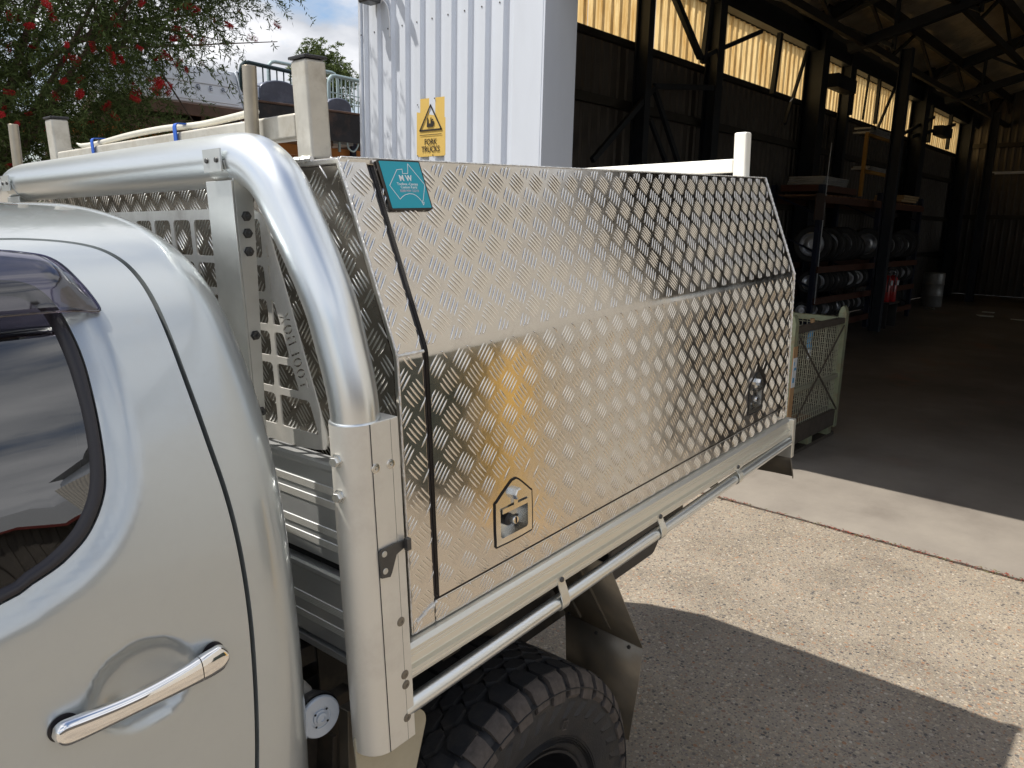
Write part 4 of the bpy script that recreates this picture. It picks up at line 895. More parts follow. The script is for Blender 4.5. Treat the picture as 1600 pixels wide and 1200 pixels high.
mb = MB(); pr = bent(sideprof(ZF - .06, .003), .016); mb.prism(pr, yz, .068, 1.768, 'tread_alu')
LH = [[(x0 + a, 1.150 + b) for a, b in rrect(.012, .100, .011, .079, .006, 3)] for x0 in (.228, 1.453)]
plate(mb, [(.068, DZ0), (1.768, DZ0), (1.768, ZF - .0601), (.068, ZF - .0601)], LH, lambda a, b, h: (a, h, b), -.003, .013, 'tread_alu'); mb.build('door_panel', can)
mb = MB(); pr = bent(sideprof(Z0, 0), .012); mb.prism(pr, yz, 0.0, .0595, 'tread_alu'); mb.build('front_frame', can, bevel=.004)
mb = MB(); mb.prism(pr, yz, 1.7735, 1.80, 'tread_alu'); mb.build('rear_frame', can, bevel=.003)
mb = MB(); mb.box(.061, 1.7725, .0, .012, Z0, DZ0 - .007, 'tread_alu'); mb.build('sill_frame', can, bevel=.003)
# rubber seal seen in the gap
mb = MB(); mb.prism(bent(sideprof(DZ0 - .006, -.006), .006), yz, .0605, .0672, 'rubber_seal'); mb.box(.061, 1.772, .006, .014, DZ0 - .0065, DZ0 - .0005, 'rubber_seal'); mb.build('door_seal', can)
fp = [(.0, Z0), (.0, ZF), (YT, ZT), (W - YT, ZT), (W, ZF), (W, Z0)]
fpi = [(.0125, Z0), (.0125, ZF - .003), (YT + .008, ZT - .013), (W - YT - .008, ZT - .013), (W - .0125, ZF - .003), (W - .0125, Z0)]
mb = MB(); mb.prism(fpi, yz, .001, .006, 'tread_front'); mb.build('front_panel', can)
mb = MB(); mb.prism(fpi, yz, 1.793, 1.798, 'tread_alu'); mb.build('rear_panel', can)
mb = MB(); mb.box(.0, 1.80, YT - .001, W - YT + .001, ZT - .012, ZT, 'tread_alu'); mb.build('top_panel', can, bevel=.003)
mb = MB(); mb.prism([(W - a, b) for a, b in bent(sideprof(Z0, 0), .012)], yz, 0, 1.80, 'tread_alu'); mb.build('far_door_panel', can, bevel=.003)
Vd = Vector((0, YT, ZT - ZF)).normalized(); LCH = math.hypot(YT, ZT - ZF)
latch_gap = [(x0, x0 + .135) for x0 in (.222, 1.447)]
badge_uv = rrect(.074, .172, .247, .337, .003)
def below(u0, u1, v0, v1): return [(u0, v0), (u1, v0), (u1, v1), (u0, v1)]
LS = [(x0 - .002, x0 + .114, .088, .216) for x0 in (.228, 1.453)]
# tread pattern, one joined part per panel; the latch plates cover a few bars so they are left out there
lp = .500
def side_poly(u0, u1, v0, v1): return below(u0, u1, v0, v1)
tread('tread_pattern', can, (0, -.003, Z0), (1, 0, 0), (0, 0, 1), [(.070, DZ0 - Z0 + .002), (1.766, DZ0 - Z0 + .002), (1.766, ZF - Z0 - .006), (.070, ZF - Z0 - .006)], phase=(.30, .40), skip=LS)
tread('tread_pattern', can, tuple(Vector((0, 0, ZF)) + Vector((0, -Vd.z, Vd.y)) * .003), (1, 0, 0), Vd, [(.070, .008), (1.766, .008), (1.766, LCH - .006), (.070, LCH - .006)], phase=(.30, .15))
tread('tread_pattern', can, (0, 0, Z0), (1, 0, 0), (0, 0, 1), below(.003, .058, .003, ZF - Z0 - .004), phase=(.05, .30))
tread('tread_pattern', can, (0, 0, ZF), (1, 0, 0), Vd, below(.003, .058, .004, LCH - .004), phase=(.05, .1))
tread('tread_pattern', can, (0, 0, Z0), (1, 0, 0), (0, 0, 1), below(.058, 1.772, .002, DZ0 - Z0 - .009), phase=(.1, .30))
tread('tread_pattern', can, (0, 0, Z0), (1, 0, 0), (0, 0, 1), below(1.774, 1.799, .003, ZF - Z0 - .004), phase=(.3, .30))
tread('tread_pattern', can, (.001, 0, 0), (0, -1, 0), (0, 0, 1), [(-a, b) for a, b in [(.005, Z0 + .003), (.005, ZF - .002), (YT + .003, ZT - .006), (W - YT - .003, ZT - .006), (W - .005, ZF - .002), (W - .005, Z0 + .003)]], phase=(.2, .45))
tread('tread_pattern', can, (0, 0, ZT), (1, 0, 0), (0, 1, 0), below(.004, 1.796, YT + .002, W - YT - .002), phase=(.2, .2))
# welds
def bead(pts, r, n=1):
    mb = MB(); P = dens(pts, .006, False) if len(pts[0]) == 2 else pts; out = []
    for a, b in zip(pts[:-1], pts[1:]):
        a, b = Vector(a), Vector(b); k = max(2, int((b - a).length / .005)); out += [a + (b - a) * i / k for i in range(k)]
    out.append(Vector(pts[-1])); mb.tube(out, [r * (.75 + .35 * math.sin(i * 1.9) * rnd.random()) for i in range(len(out))], 'weld', 6); return mb
bead([(.0, -.001, ZF), (.058, -.001, ZF)], .0042).build('weld_bead', can)
bead([(.0, -.0, Z0 + .02), (.0, -.001, ZF), (.0, YT, ZT)], .0022).build('weld_bead', can)
bead([(.012, -.001, 1.083), (.036, -.001, 1.095), (.062, -.001, 1.104)], .0038).build('weld_bead', can)
bead([(1.80, -.0, Z0 + .01), (1.80, -.001, ZF), (1.80, YT, ZT)], .0035).build('weld_bead', can)
bead([(.005, YT, ZT), (1.795, YT, ZT)], .0022).build('weld_bead', can)
bead([(.0, .19, ZT + .001), (.0, .24, ZT + .001)], .007).build('weld_bead', can)
# folding-T latches
def latch(x0):
    e = MB(); fx = lambda a, b, h: (x0 + a, h, 1.150 + b)
    outl = smooth([(0, .010), (.0, .085), (.004, .092), (.045, .120), (.056, .124), (.070, .121), (.108, .088), (.112, .080), (.112, .010), (.102, 0), (.010, 0)], True, 3)
    hole = rrect(.013, .099, .012, .078, .006, 3); Y0 = -.0055
    plate(e, outl, [hole], fx, Y0, -.0035, 'steel_bright')
    o = [(a + (.5 - .5) , b) for a, b in outl]; plate(e, offs(outl, .004), [offs(outl, -.002)], fx, Y0 + .0008, -.001, 'gap_black')
    n = len(hole); H2 = offs(hole, -.004); hh = offs(hole, 0)
    e.raw([fx(a, b, Y0) for a, b in hh] + [fx(a, b, .022) for a, b in H2], [(i, (i + 1) % n, n + (i + 1) % n, n + i) for i in range(n)] + [tuple(range(n, 2 * n))], 'steel_bright')
    # folding T handle lying over the dish, pivot block and lock barrel
    e.bar(fx(.016, .070, -.006), fx(.097, .070, -.006), .010, .007, 'steel_bright', (0, 1, 0))
    e.box(x0 + .050, x0 + .062, -.010, .004, 1.150 + .066, 1.150 + .100, 'steel_bright')
    e.lathe([(.0, -.020), (.010, -.020), (.0125, -.016), (.0125, 0)], fx(.056, .098, 0), (0, 1, 0), 'steel_bright', 6)
    e.lathe([(.013, .02), (.013, .004), (.010, .002), (.0, .002)], fx(.050, .040, 0), (0, 1, 0), 'black_plastic', 18)
    e.lathe([(.0095, .012), (.0095, -.006), (.0075, -.010), (0, -.010)], fx(.056, .040, 0), (0, 1, 0), 'steel_bright', 18)
    e.box(x0 + .055, x0 + .057, -.0115, -.0098, 1.150 + .034, 1.150 + .046, 'gap_black')
    for a, b in ((.094, .05), (.094, .03)): e.lathe([(.003, .0225), (.003, .019), (0, .018)], fx(a - .0, b, 0), (0, 1, 0), 'steel_dark', 8)
    o = e.build('latch', can, angle=30); return o
latch(.228); latch(1.453)
# teal maker's plate
bo = lambda a, b, h: tuple(Vector((0, 0, ZF)) + Vector((1, 0, 0)) * a + Vd * b + Vector((0, -Vd.z, Vd.y)) * (h + .003))
mb = MB(); plate(mb, rrect(.0735, .1725, .2465, .3375, .003), [], bo, .001, .0052, 'print_black'); plate(mb, rrect(.0765, .1695, .2495, .3345, .002), [], bo, .0053, .0058, 'teal'); bdg = mb.build('maker_plate', can)
A0 = np.array((-168, 160)); Mz = np.linalg.inv(np.array(((770, 255), (20, 900))))
def zb(x, y):
    s, t = Mz @ (np.array((x, y)) - A0); return (.074 + s * .098, .337 - t * .090)
mb = MB()
stroke(mb, [zb(*q) for q in ((180, 345), (275, 335), (285, 415), (380, 415), (380, 235), (700, 625), (665, 915), (640, 935), (590, 875), (530, 820), (470, 792), (400, 785), (330, 802), (280, 835), (235, 880), (50, 630))], .0010, bo, .0059, .0062, 'print_white', True)
stroke(mb, [zb(*q) for q in ((640, 945), (682, 950), (670, 1000))], .0009, bo, .0059, .0062, 'print_white', True); mb.build('map_outline', can)
def btext(s_, x, y, size, m='print_white', sx=1., bold=.0):
    a, b = zb(x, y); P = bo(a, b, .0060); textmesh('plate_lettering', s_, size, frame(P, (1, 0, 0), Vd), m, can, .0001, sx=sx, bold=bold)
btext('M W', 340, 505, .0150, sx=.95, bold=.0004); btext('Toolbox -Canopy', 375, 610, .0068, bold=.00006); btext('Custom Karts', 400, 668, .0068, bold=.00006); btext('0288 MW 22210', 412, 735, .0064, 'print_pink')

# ---------------- tray
tr = empty('tray', parent=ute)
mb = MB(); mb.box(-.02, 1.80, .031, W - .031, .997, 1.054, 'chassis'); mb.build('tray_floor', tr)
for k in range(6):
    mb = MB(); mb.box(.12 + k * .30, .17 + k * .30, .05, W - .05, .93, .995, 'chassis'); mb.build('floor_bearer', tr)
rp = [(.03, 1.0585), (-.010, 1.0585), (-.014, 1.056), (-.018, 1.052), (-.018, 1.047), (-.0165, 1.046), (-.018, 1.045), (-.018, 1.040), (-.0165, 1.039), (-.018, 1.038), (-.0185, 1.0275), (-.012, 1.0245), (-.011, 1.0225), (-.011, 1.0195), (-.012, 1.0175),
      (-.021, 1.0155), (-.022, 1.011), (-.0205, 1.0102), (-.022, 1.0094), (-.022, 1.0050), (-.0205, 1.0042), (-.022, 1.0034), (-.021, .998), (-.016, .995), (.03, .995)]
mb = MB(); mb.prism(rp, yz, -.032, 1.800, 'rail_alu'); mb.build('side_rail', tr, angle=25)
mb = MB(); mb.prism([(W - a, b) for a, b in rp], yz, -.032, 1.800, 'rail_alu'); mb.build('side_rail', tr, angle=25)
for sgn, y0 in ((1, 0), (-1, W)):
    mb = MB(); mb.tube([(-.05, y0 - .018 * sgn, .947), (.9, y0 - .018 * sgn, .963), (1.79, y0 - .018 * sgn, .979)], .0158, 'galv_tube', 20); mb.build('rope_rail', tr)
for x in (.405, .845, 1.335):
    mb = MB(); z = .948 + .0178 * x; pth = [(-.0235, 1.000), (-.0245, .990), (-.0250, .975), (-.012, .976), (.002, .972), (.004, .955), (-.002, .936), (-.018, .930), (-.034, .936), (-.0395, .951)]
    pth = [(-.0235, 1.016), (-.0245, 1.000), (-.0345, z + .016), (-.0375, z), (-.033, z - .013), (-.022, z - .0185), (-.010, z - .018), (-.001, z - .010)]
    P = smooth(pth, False, 4); q = bent([(a, b) for a, b in P], -.0025); mb.prism(q, yz, x, x + .026, 'rail_alu'); mb.lathe([(0, .0045), (.005, .004), (.0062, .002), (.0062, 0)], (x + .013, -.0238, 1.008), (0, -1, 0), 'steel_dark', 10)
    mb.build('rail_bracket', tr, angle=50)
for y in (0, W): mb = MB(); mb.box(1.8005, 1.825, y - .030, y + .03, .915, 1.058, 'rail_alu'); mb.build('end_cap', tr, bevel=.003)
mb = MB(); mb.box(1.8005, 1.83, .031, W - .031, .975, 1.056, 'rail_alu'); mb.build('rear_sill', tr, bevel=.003)
mb = MB(); mb.raw([(1.812, -.022, .93), (1.812, .035, .93), (1.79, -.045, .845), (1.835, -.030, .838), (1.845, .05, .835), (1.80, .10, .85)], [(0, 2, 3), (0, 3, 4, 1), (1, 4, 5)], 'flap_steel')
g_ = mb.build('lamp_gusset', tr, recalc=False); sm = g_.modifiers.new('thick', 'SOLIDIFY'); sm.thickness = .003
# ---------------- headboard
hb = empty('headboard', parent=ute)
PX, PY, PR = -.086, .010, .042
def post(sy, y0):
    pts = [(-.033, -.032), (PX, -.032)] + [(PX + PR * math.cos(R(a)), PY + PR * math.sin(R(a))) for a in range(255, 89, -15)] + [(-.033, PY + PR)]
    mb = MB(); mb.prism([(a, y0 + sy * b) for a, b in pts], lambda a, b, h: (a, b, h), .895, 1.482, 'post_alu'); return mb
post(1, 0).build('corner_post', hb, bevel=.0015); post(-1, W).build('corner_post', hb, bevel=.0015)
mb = MB()
mb.box(-.0917, -.0907, -.0326, -.0318, .896, 1.481, 'gap_black'); mb.box(-.0502, -.0498, -.0323, -.0318, .896, 1.481, 'steel_dark')
mb.build('post_seam', hb)
def screw(x, z, y=-.0322, m='steel_dark', r=.0065):
    mb = MB(); mb.lathe([(r + .002, -.0003), (r + .0015, .0006), (r, .0008), (r * .98, .0016), (r * .45, .0018), (r * .4, .0005), (0, .0004)], (x, y, z), (0, -1, 0), m, 16); return mb
for x, z in ((-.085, 1.408), (-.054, 1.407), (-.052, 1.126), (-.050, 1.024), (-.049, 1.004), (-.050, .940)): screw(x, z, m='steel_bright' if z > 1.3 else 'flap_steel').build('post_screw', hb)
for z in (1.425, 1.366):
    mb = MB(); mb.lathe([(0, .013), (.0075, .013), (.009, .011), (.009, .004), (.0115, .0035), (.0115, 0)], (PX - PR + .002, .008, z), (-1, -.25, 0), 'steel_bright', 6); mb.build('hex_bolt', hb)
mb = MB(); fh = lambda a, b, h: (a, h, b)
plate(mb, [(-.0905, 1.222), (-.072, 1.218), (-.068, 1.224), (-.056, 1.252), (-.034, 1.259), (-.034, 1.270), (-.060, 1.272), (-.088, 1.271), (-.092, 1.266)], [], fh, -.0365, -.0330, 'steel_dark')
mb.box(-.040, -.031, -.046, -.0366, 1.254, 1.275, 'steel_dark')
for z in (1.262, 1.232): mb.lathe([(.0055, .0), (.005, .0015), (0, .0012)], (-.082, -.0366, z), (0, -1, 0), 'rack_alu', 12)
mb.build('rope_hook', hb, bevel=.001)
half = [(.010, 1.44), (.010, 1.50), (.018, 1.55), (.035, 1.613), (.048, 1.655), (.070, 1.70), (.098, 1.748), (.128, 1.795), (.156, 1.838), (.188, 1.868), (.226, 1.886), (.275, 1.892), (.34, 1.893)]
hs = smooth(half, False, 4); path = [(PX, a, b) for a, b in hs] + [(PX, y, 1.893) for y in np.linspace(.45, W - .45, 8)] + [(PX, W - a, b) for a, b in hs[::-1]]
rad = [.0385 + .0060 * min(1, max(0, (p[2] - 1.48) / .35)) for p in path]
mb = MB(); mb.tube(path, rad, 'galv_tube', 40, up=(1, 0, 0)); mb.build('hoop_tube', hb, angle=60)
mb = MB(); mb.lathe([(.0375, 0), (.041, .001), (.042, .003)], (PX, PY, 1.484), (0, 0, -1), 'galv_tube', 32); mb.build('collar', hb)
# channel uprights with saddles
for sy, y0 in ((1, 0), (-1, W)):
    yy = lambda v: y0 + sy * v
    mb = MB(); ya, yb = sorted((yy(.238), yy(.318))); a_, b_ = sorted((yy(.2385), yy(.2425)))
    mb.box(-.126, -.122, ya, yb, .95, 1.858, 'galv_plate'); mb.prism([(-.1215, .95), (-.104, .95), (-.104, 1.45), (-.086, 1.862), (-.1215, 1.862)], lambda a, b, h: (a, h, b), a_, b_, 'galv_plate'); mb.build('channel_upright', hb, bevel=.001)
    for z in (1.800, 1.772, 1.742, 1.600, 1.465):
        mb = MB(); mb.lathe([(.0, .012), (.003, .012), (.003, .006), (.0072, .0055), (.0072, .001), (.009, .001), (.009, 0)], (-.1125 + .008 * max(0, (z - 1.45) / .35), yy(.2384), z), (0, -sy, 0), 'steel_dark', 6); mb.build('hex_bolt', hb)
    # saddle strap under and in front of the tube
    P = [(PX + .0465 * math.cos(R(a)), 1.893 + .0465 * math.sin(R(a))) for a in range(185, 321, 15)]
    mb = MB(); q = bent(P, -.0025); y1, y2 = sorted((yy(.246), yy(.300))); mb.prism(q, lambda a, b, h: (a, h, b), y1, y2, 'galv_plate'); mb.box(-.1365, -.1335, y1, y2, 1.872, 1.908, 'galv_plate'); mb.build('saddle_strap', hb, angle=50)
    for d in (.258, .288):
        mb = MB(); mb.lathe([(0, .003), (.004, .0025), (.0045, 0)], (-.1366, yy(d), 1.890), (-1, 0, 0), 'steel_dark', 10); mb.build('rivet', hb)
mb = MB(); mb.lathe([(0, .03), (.010, .03), (.012, .027), (.012, .004), (.016, .003), (.016, 0)], (PX + .03, .31, 1.853), (0, 0, -1), 'flap_steel', 6); mb.build('hex_bolt', hb)
# laser-cut guard
GX = -.062
edge = lambda z: .251 - (1.797 - z) * .3505
rows = [(1.728, 1.795), (1.668, 1.715), (1.611, 1.655), (1.554, 1.598), (1.497, 1.541), (1.425, 1.484)]
outl = [(.310, 1.814), (.292, 1.813), (.272, 1.808), (.258, 1.800), (.250, 1.790)] + [(edge(z), z) for z in (1.70, 1.60, 1.50)] + [(.124, 1.435), (.122, 1.415), (.130, 1.402), (.150, 1.398), (.200, 1.394)]
outl = [(a, b) for a, b in outl] + [(W - a, b) for a, b in outl[::-1]]
holes = []
x = .268; cols = []
while x < W - .33: cols.append((x, x + .066)); x += .0805
for r0, r1 in rows:
    for c0, c1 in cols: holes.append(rrect(c0, c1, r0, r1, .009, 3))
def rpoly(p, r=.006, n=3):
    o = []; K = len(p)
    for i in range(K):
        a, b, c = (np.array(p[j % K], float) for j in (i - 1, i, i + 1)); u = (a - b) / np.linalg.norm(a - b); v = (c - b) / np.linalg.norm(c - b); A, C_ = b + u * r, b + v * r
        for k in range(n + 1): t = k / n; o.append(tuple((1 - t) ** 2 * A + 2 * t * (1 - t) * b + t * t * C_))
    return o
for k, (r0, r1) in enumerate(rows):
    m_ = .046 if k < 5 else .024
    if k == 0: holes.append(rpoly([(.2545, 1.728), (.2545, 1.752), (.2485, 1.730)], .002)); continue
    lo, hi = edge(r0) + m_, edge(r1) + m_
    if hi > .248: holes.append(rpoly([(.2545, r0), (.2545, r1), (.2500, r1), (lo, r0)], .002)); continue
    holes.append(rpoly([(.2545, r0), (.2545, r1), (hi, r1), (lo, r0)], .0075 if k > 2 else .004))
G = {'T': [[(.0, .80), (1, .80), (1, 1), (.0, 1)], [(.40, 0), (.60, 0), (.60, .72), (.40, .72)]],
     'L': [[(.10, 0), (.95, 0), (.95, .18), (.30, .18), (.30, 1), (.10, 1)]],
     'X': [[(.0, .0), (.22, 0), (.44, .40), (.36, .48)], [(.78, .0), (1, .0), (.64, .48), (.56, .40)], [(.0, 1), (.22, 1), (.44, .60), (.36, .52)], [(1, 1), (.78, 1), (.56, .60), (.64, .52)]],
     'B': [[(.08, 0), (.28, 0), (.28, 1), (.08, 1)], [(.36, .82), (.70, .82), (.74, .68), (.88, .6), (.94, .76), (.84, .96), (.7, 1), (.36, 1)], [(.36, .44), (.70, .44), (.74, .22), (.62, .16), (.36, .16), (.36, 0), (.75, 0), (.94, .14), (.96, .36), (.84, .58), (.36, .58)]]}
def ring(a0, a1):
    o = [(.5 + .5 * math.cos(R(a)), .5 + .5 * math.sin(R(a))) for a in np.linspace(a0, a1, 8)]; return o + [(.5 + .28 * math.cos(R(a)), .5 + .30 * math.sin(R(a))) for a in np.linspace(a1, a0, 8)]
G['O'] = [ring(-78, 78), ring(102, 258)]
ed = np.array((-.3505 * -1, 1.)); ed = np.array((.3505, 1.)); ed /= np.linalg.norm(ed); up_ = np.array((-ed[1], ed[0]))
p0 = np.array((edge(1.500) + .040, 1.500))
for k, ch in enumerate('TOOLBOX'):
    for pl in G[ch]:
        holes.append([tuple(p0 + ed * (k * .0199 + a * .0165) + up_ * (b * .030 - .003)) for a, b in pl])
mb = MB(); plate(mb, outl, holes, lambda a, b, h: (h, a, b), GX, GX + .003, 'guard_alu'); mb.build('guard_plate', hb, angle=30, recalc=False)
# ribbed aluminium boards between the posts
def plank(z0, z1, bands):
    P = [(-.020, z1), (-.046, z1), (-.050, z1 - .004), (-.050, z1 - .012), (-.044, z1 - .020)]; mats = ['plank_alu'] * 4; a = []
    for b1, b0 in bands: P += [(-.044, b1 + .001), (-.0455, b1), (-.0455, b0), (-.044, b0 - .001)]; mats += ['plank_alu', 'plank_alu', 'plank_knurl', 'plank_alu']
    P += [(-.044, z0 + .004), (-.040, z0), (-.020, z0)]; mats += ['plank_alu'] * 3
    mb = MB()
    for i in range(len(P) - 1): mb.raw([(P[i][0], .04, P[i][1]), (P[i + 1][0], .04, P[i + 1][1]), (P[i + 1][0], W - .04, P[i + 1][1]), (P[i][0], W - .04, P[i][1])], [(0, 1, 2, 3)], mats[i])
    o = mb.build('headboard_plank', hb, angle=20, recalc=False); return o
plank(1.172, 1.371, [(1.323, 1.309), (1.296, 1.282), (1.240, 1.226), (1.213, 1.199)])
plank(.993, 1.152, [(1.081, 1.065), (1.041, 1.027)])
mb = MB(); mb.box(-.030, -.019, .04, W - .04, .97, 1.365, 'gap_black'); mb.box(-.046, -.018, .04, W - .04, .972, .985, 'plank_alu'); mb.build('board_backing', hb)
# ---------------- ladder racks
lr = empty('ladder_rack', parent=ute)
for y in (.19, W - .235):
    mb = MB(); mb.box(.002, .045, y, y + .045, ZT + .001, 2.055, 'rack_alu'); mb.build('rack_post', lr, bevel=.006)
    mb = MB(); mb.box(.0, .047, y - .002, y + .047, 2.0555, 2.061, 'black_plastic'); mb.build('post_cap', lr, bevel=.002)
mb = MB(); mb.box(.004, .040, .2355, W - .2355, 1.930, 1.972, 'rack_alu'); mb.build('cross_bar', lr, bevel=.005)
for y in (.345, W - .0):
    mb = MB(); mb.cyl((-.016, y, 1.86), (-.012, y - .01, 2.058), .0125, 'rack_steel', 14); mb.build('stop_pin', lr, bevel=.001)
rr_ = empty('rear_rack', parent=ute)
for y in (.165, W - .21):
    mb = MB(); mb.box(1.735, 1.778, y, y + .045, ZT + .001, 2.042 if y < 1 else 1.945, 'white_paint'); mb.build('rack_post', rr_, bevel=.006)
mb = MB(); mb.box(1.738, 1.774, .2105, W - .2105, 1.912, 1.957, 'white_paint'); mb.build('cross_bar', rr_, bevel=.004)
# ---------------- underbody
ub = empty('underbody', parent=ute)
for y in (.36, W - .44):
    mb = MB(); mb.box(-1.9, 1.75, y, y + .08, .62, .76, 'chassis'); mb.build('chassis_rail', ub, bevel=.005)
mb = MB(); mb.cyl((.325, .3, .345), (.325, W - .3, .345), .05, 'chassis', 12); mb.lathe([(.05, -.15), (.15, -.05), (.15, .05), (.05, .15)], (.325, .8, .345), (0, 1, 0), 'chassis', 16); mb.build('rear_axle', ub)
mb = MB(); mb.box(-.6, .1, .45, 1.1, .40, .62, 'chassis'); mb.build('fuel_tank', ub, bevel=.02)
mb = MB(); mb.box(-.34, -.02, .16, .19, .40, .90, 'chassis'); mb.bar((-.10, .14, .86), (-.16, .12, .45), .05, .01, 'chassis'); mb.bar((-.06, .12, .90), (-.10, .10, .5), .03, .03, 'flap_steel'); mb.bar((-.30, .3, .93), (-.02, .3, .93), .04, .04, 'chassis'); mb.build('inner_bracket', ub, bevel=.002)
mb = MB(); mb.tube(smooth([(-.20, .20, .72), (-.215, .17, .86), (-.21, .14, .98), (-.175, .13, 1.00), (-.155, .12, .975)], False, 4), .019, 'hose', 12); mb.build('filler_hose', ub)
mb = MB(); mb.lathe([(.028, -.05), (.034, -.03), (.040, -.015), (.040, -.004)], (-.158, .070, .957), (-.12, -1, .05), 'black_plastic', 32); mb.build('filler_neck', ub)
mb = MB(); mb.lathe([(.037, -.006), (.037, -.001), (.035, .001), (.019, .0008), (.0185, -.0005), (.014, -.0005), (.0135, .002), (.010, .003), (.0095, .006), (.005, .007), (.0045, .005), (0, .005)], (-.158, .068, .957), (-.12, -1, .05), 'cap_white', 36)
for k in range(4):
    a = R(45 + 90 * k); mb.lathe([(.0022, .001), (.002, .0015), (0, .0015)], (-.158 + .0165 * math.cos(a), .068 - .002, .957 + .0165 * math.sin(a)), (-.12, -1, .05), 'gap_black', 8)
mb.build('filler_cap', ub)
mb = MB(); mb.prism([(.95, .70), (1.22, .70), (1.26, .74), (1.27, .80), (1.24, .90), (.95, .90)], lambda a, b, h: (a, h, b), .19, .62, 'black_plastic'); mb.build('under_tray_box', ub, bevel=.012)
mb = MB(); mb.box(.0, 1.0, .30, .305, .60, .95, 'chassis'); mb.build('inner_liner', ub)
# mudguards
mg = empty('front_mudguard', parent=ute)
mb = MB(); plate(mb, rpoly([(-.13, .93), (.005, .912), (.040, .875), (-.035, .700), (-.13, .700)], .02, 5), [], lambda a, b, h: (a, h + (b - .9) * .05, b), .016, .019, 'beige_guard'); mb.build('guard_sheet', mg)
mg = empty('rear_mudguard', parent=ute)
def sheet(name, parent, pts, faces, m, th=.003):
    mb = MB(); mb.raw(pts, faces, m); o = mb.build(name, parent, recalc=False); s = o.modifiers.new('thick', 'SOLIDIFY'); s.thickness = th; return o
sheet('upper_sheet', mg, [(.675, .02, .93), (.675, .29, .93), (.855, .285, .622), (.855, .02, .604)], [(0, 1, 2, 3)], 'flap_steel')
sheet('lower_flap', mg, [(.855, .02, .603), (.855, .285, .621), (.862, .285, .30), (.872, .07, .275), (.862, .036, .48)], [(0, 1, 2, 3, 4)], 'flap_steel')
mb = MB(); mb.bar((.70, .13, .882), (.84, .12, .64), .012, .008, 'flap_steel'); mb.bar((.70, .23, .882), (.84, .22, .64), .008, .006, 'flap_steel')
for y, z in ((.265, .63), (.17, .600), (.06, .596)): mb.lathe([(.006, .0), (.005, .004), (0, .005)], (.850, y, z), (-1, 0, .3), 'steel_dark', 6)
mb.build('guard_rib', mg)
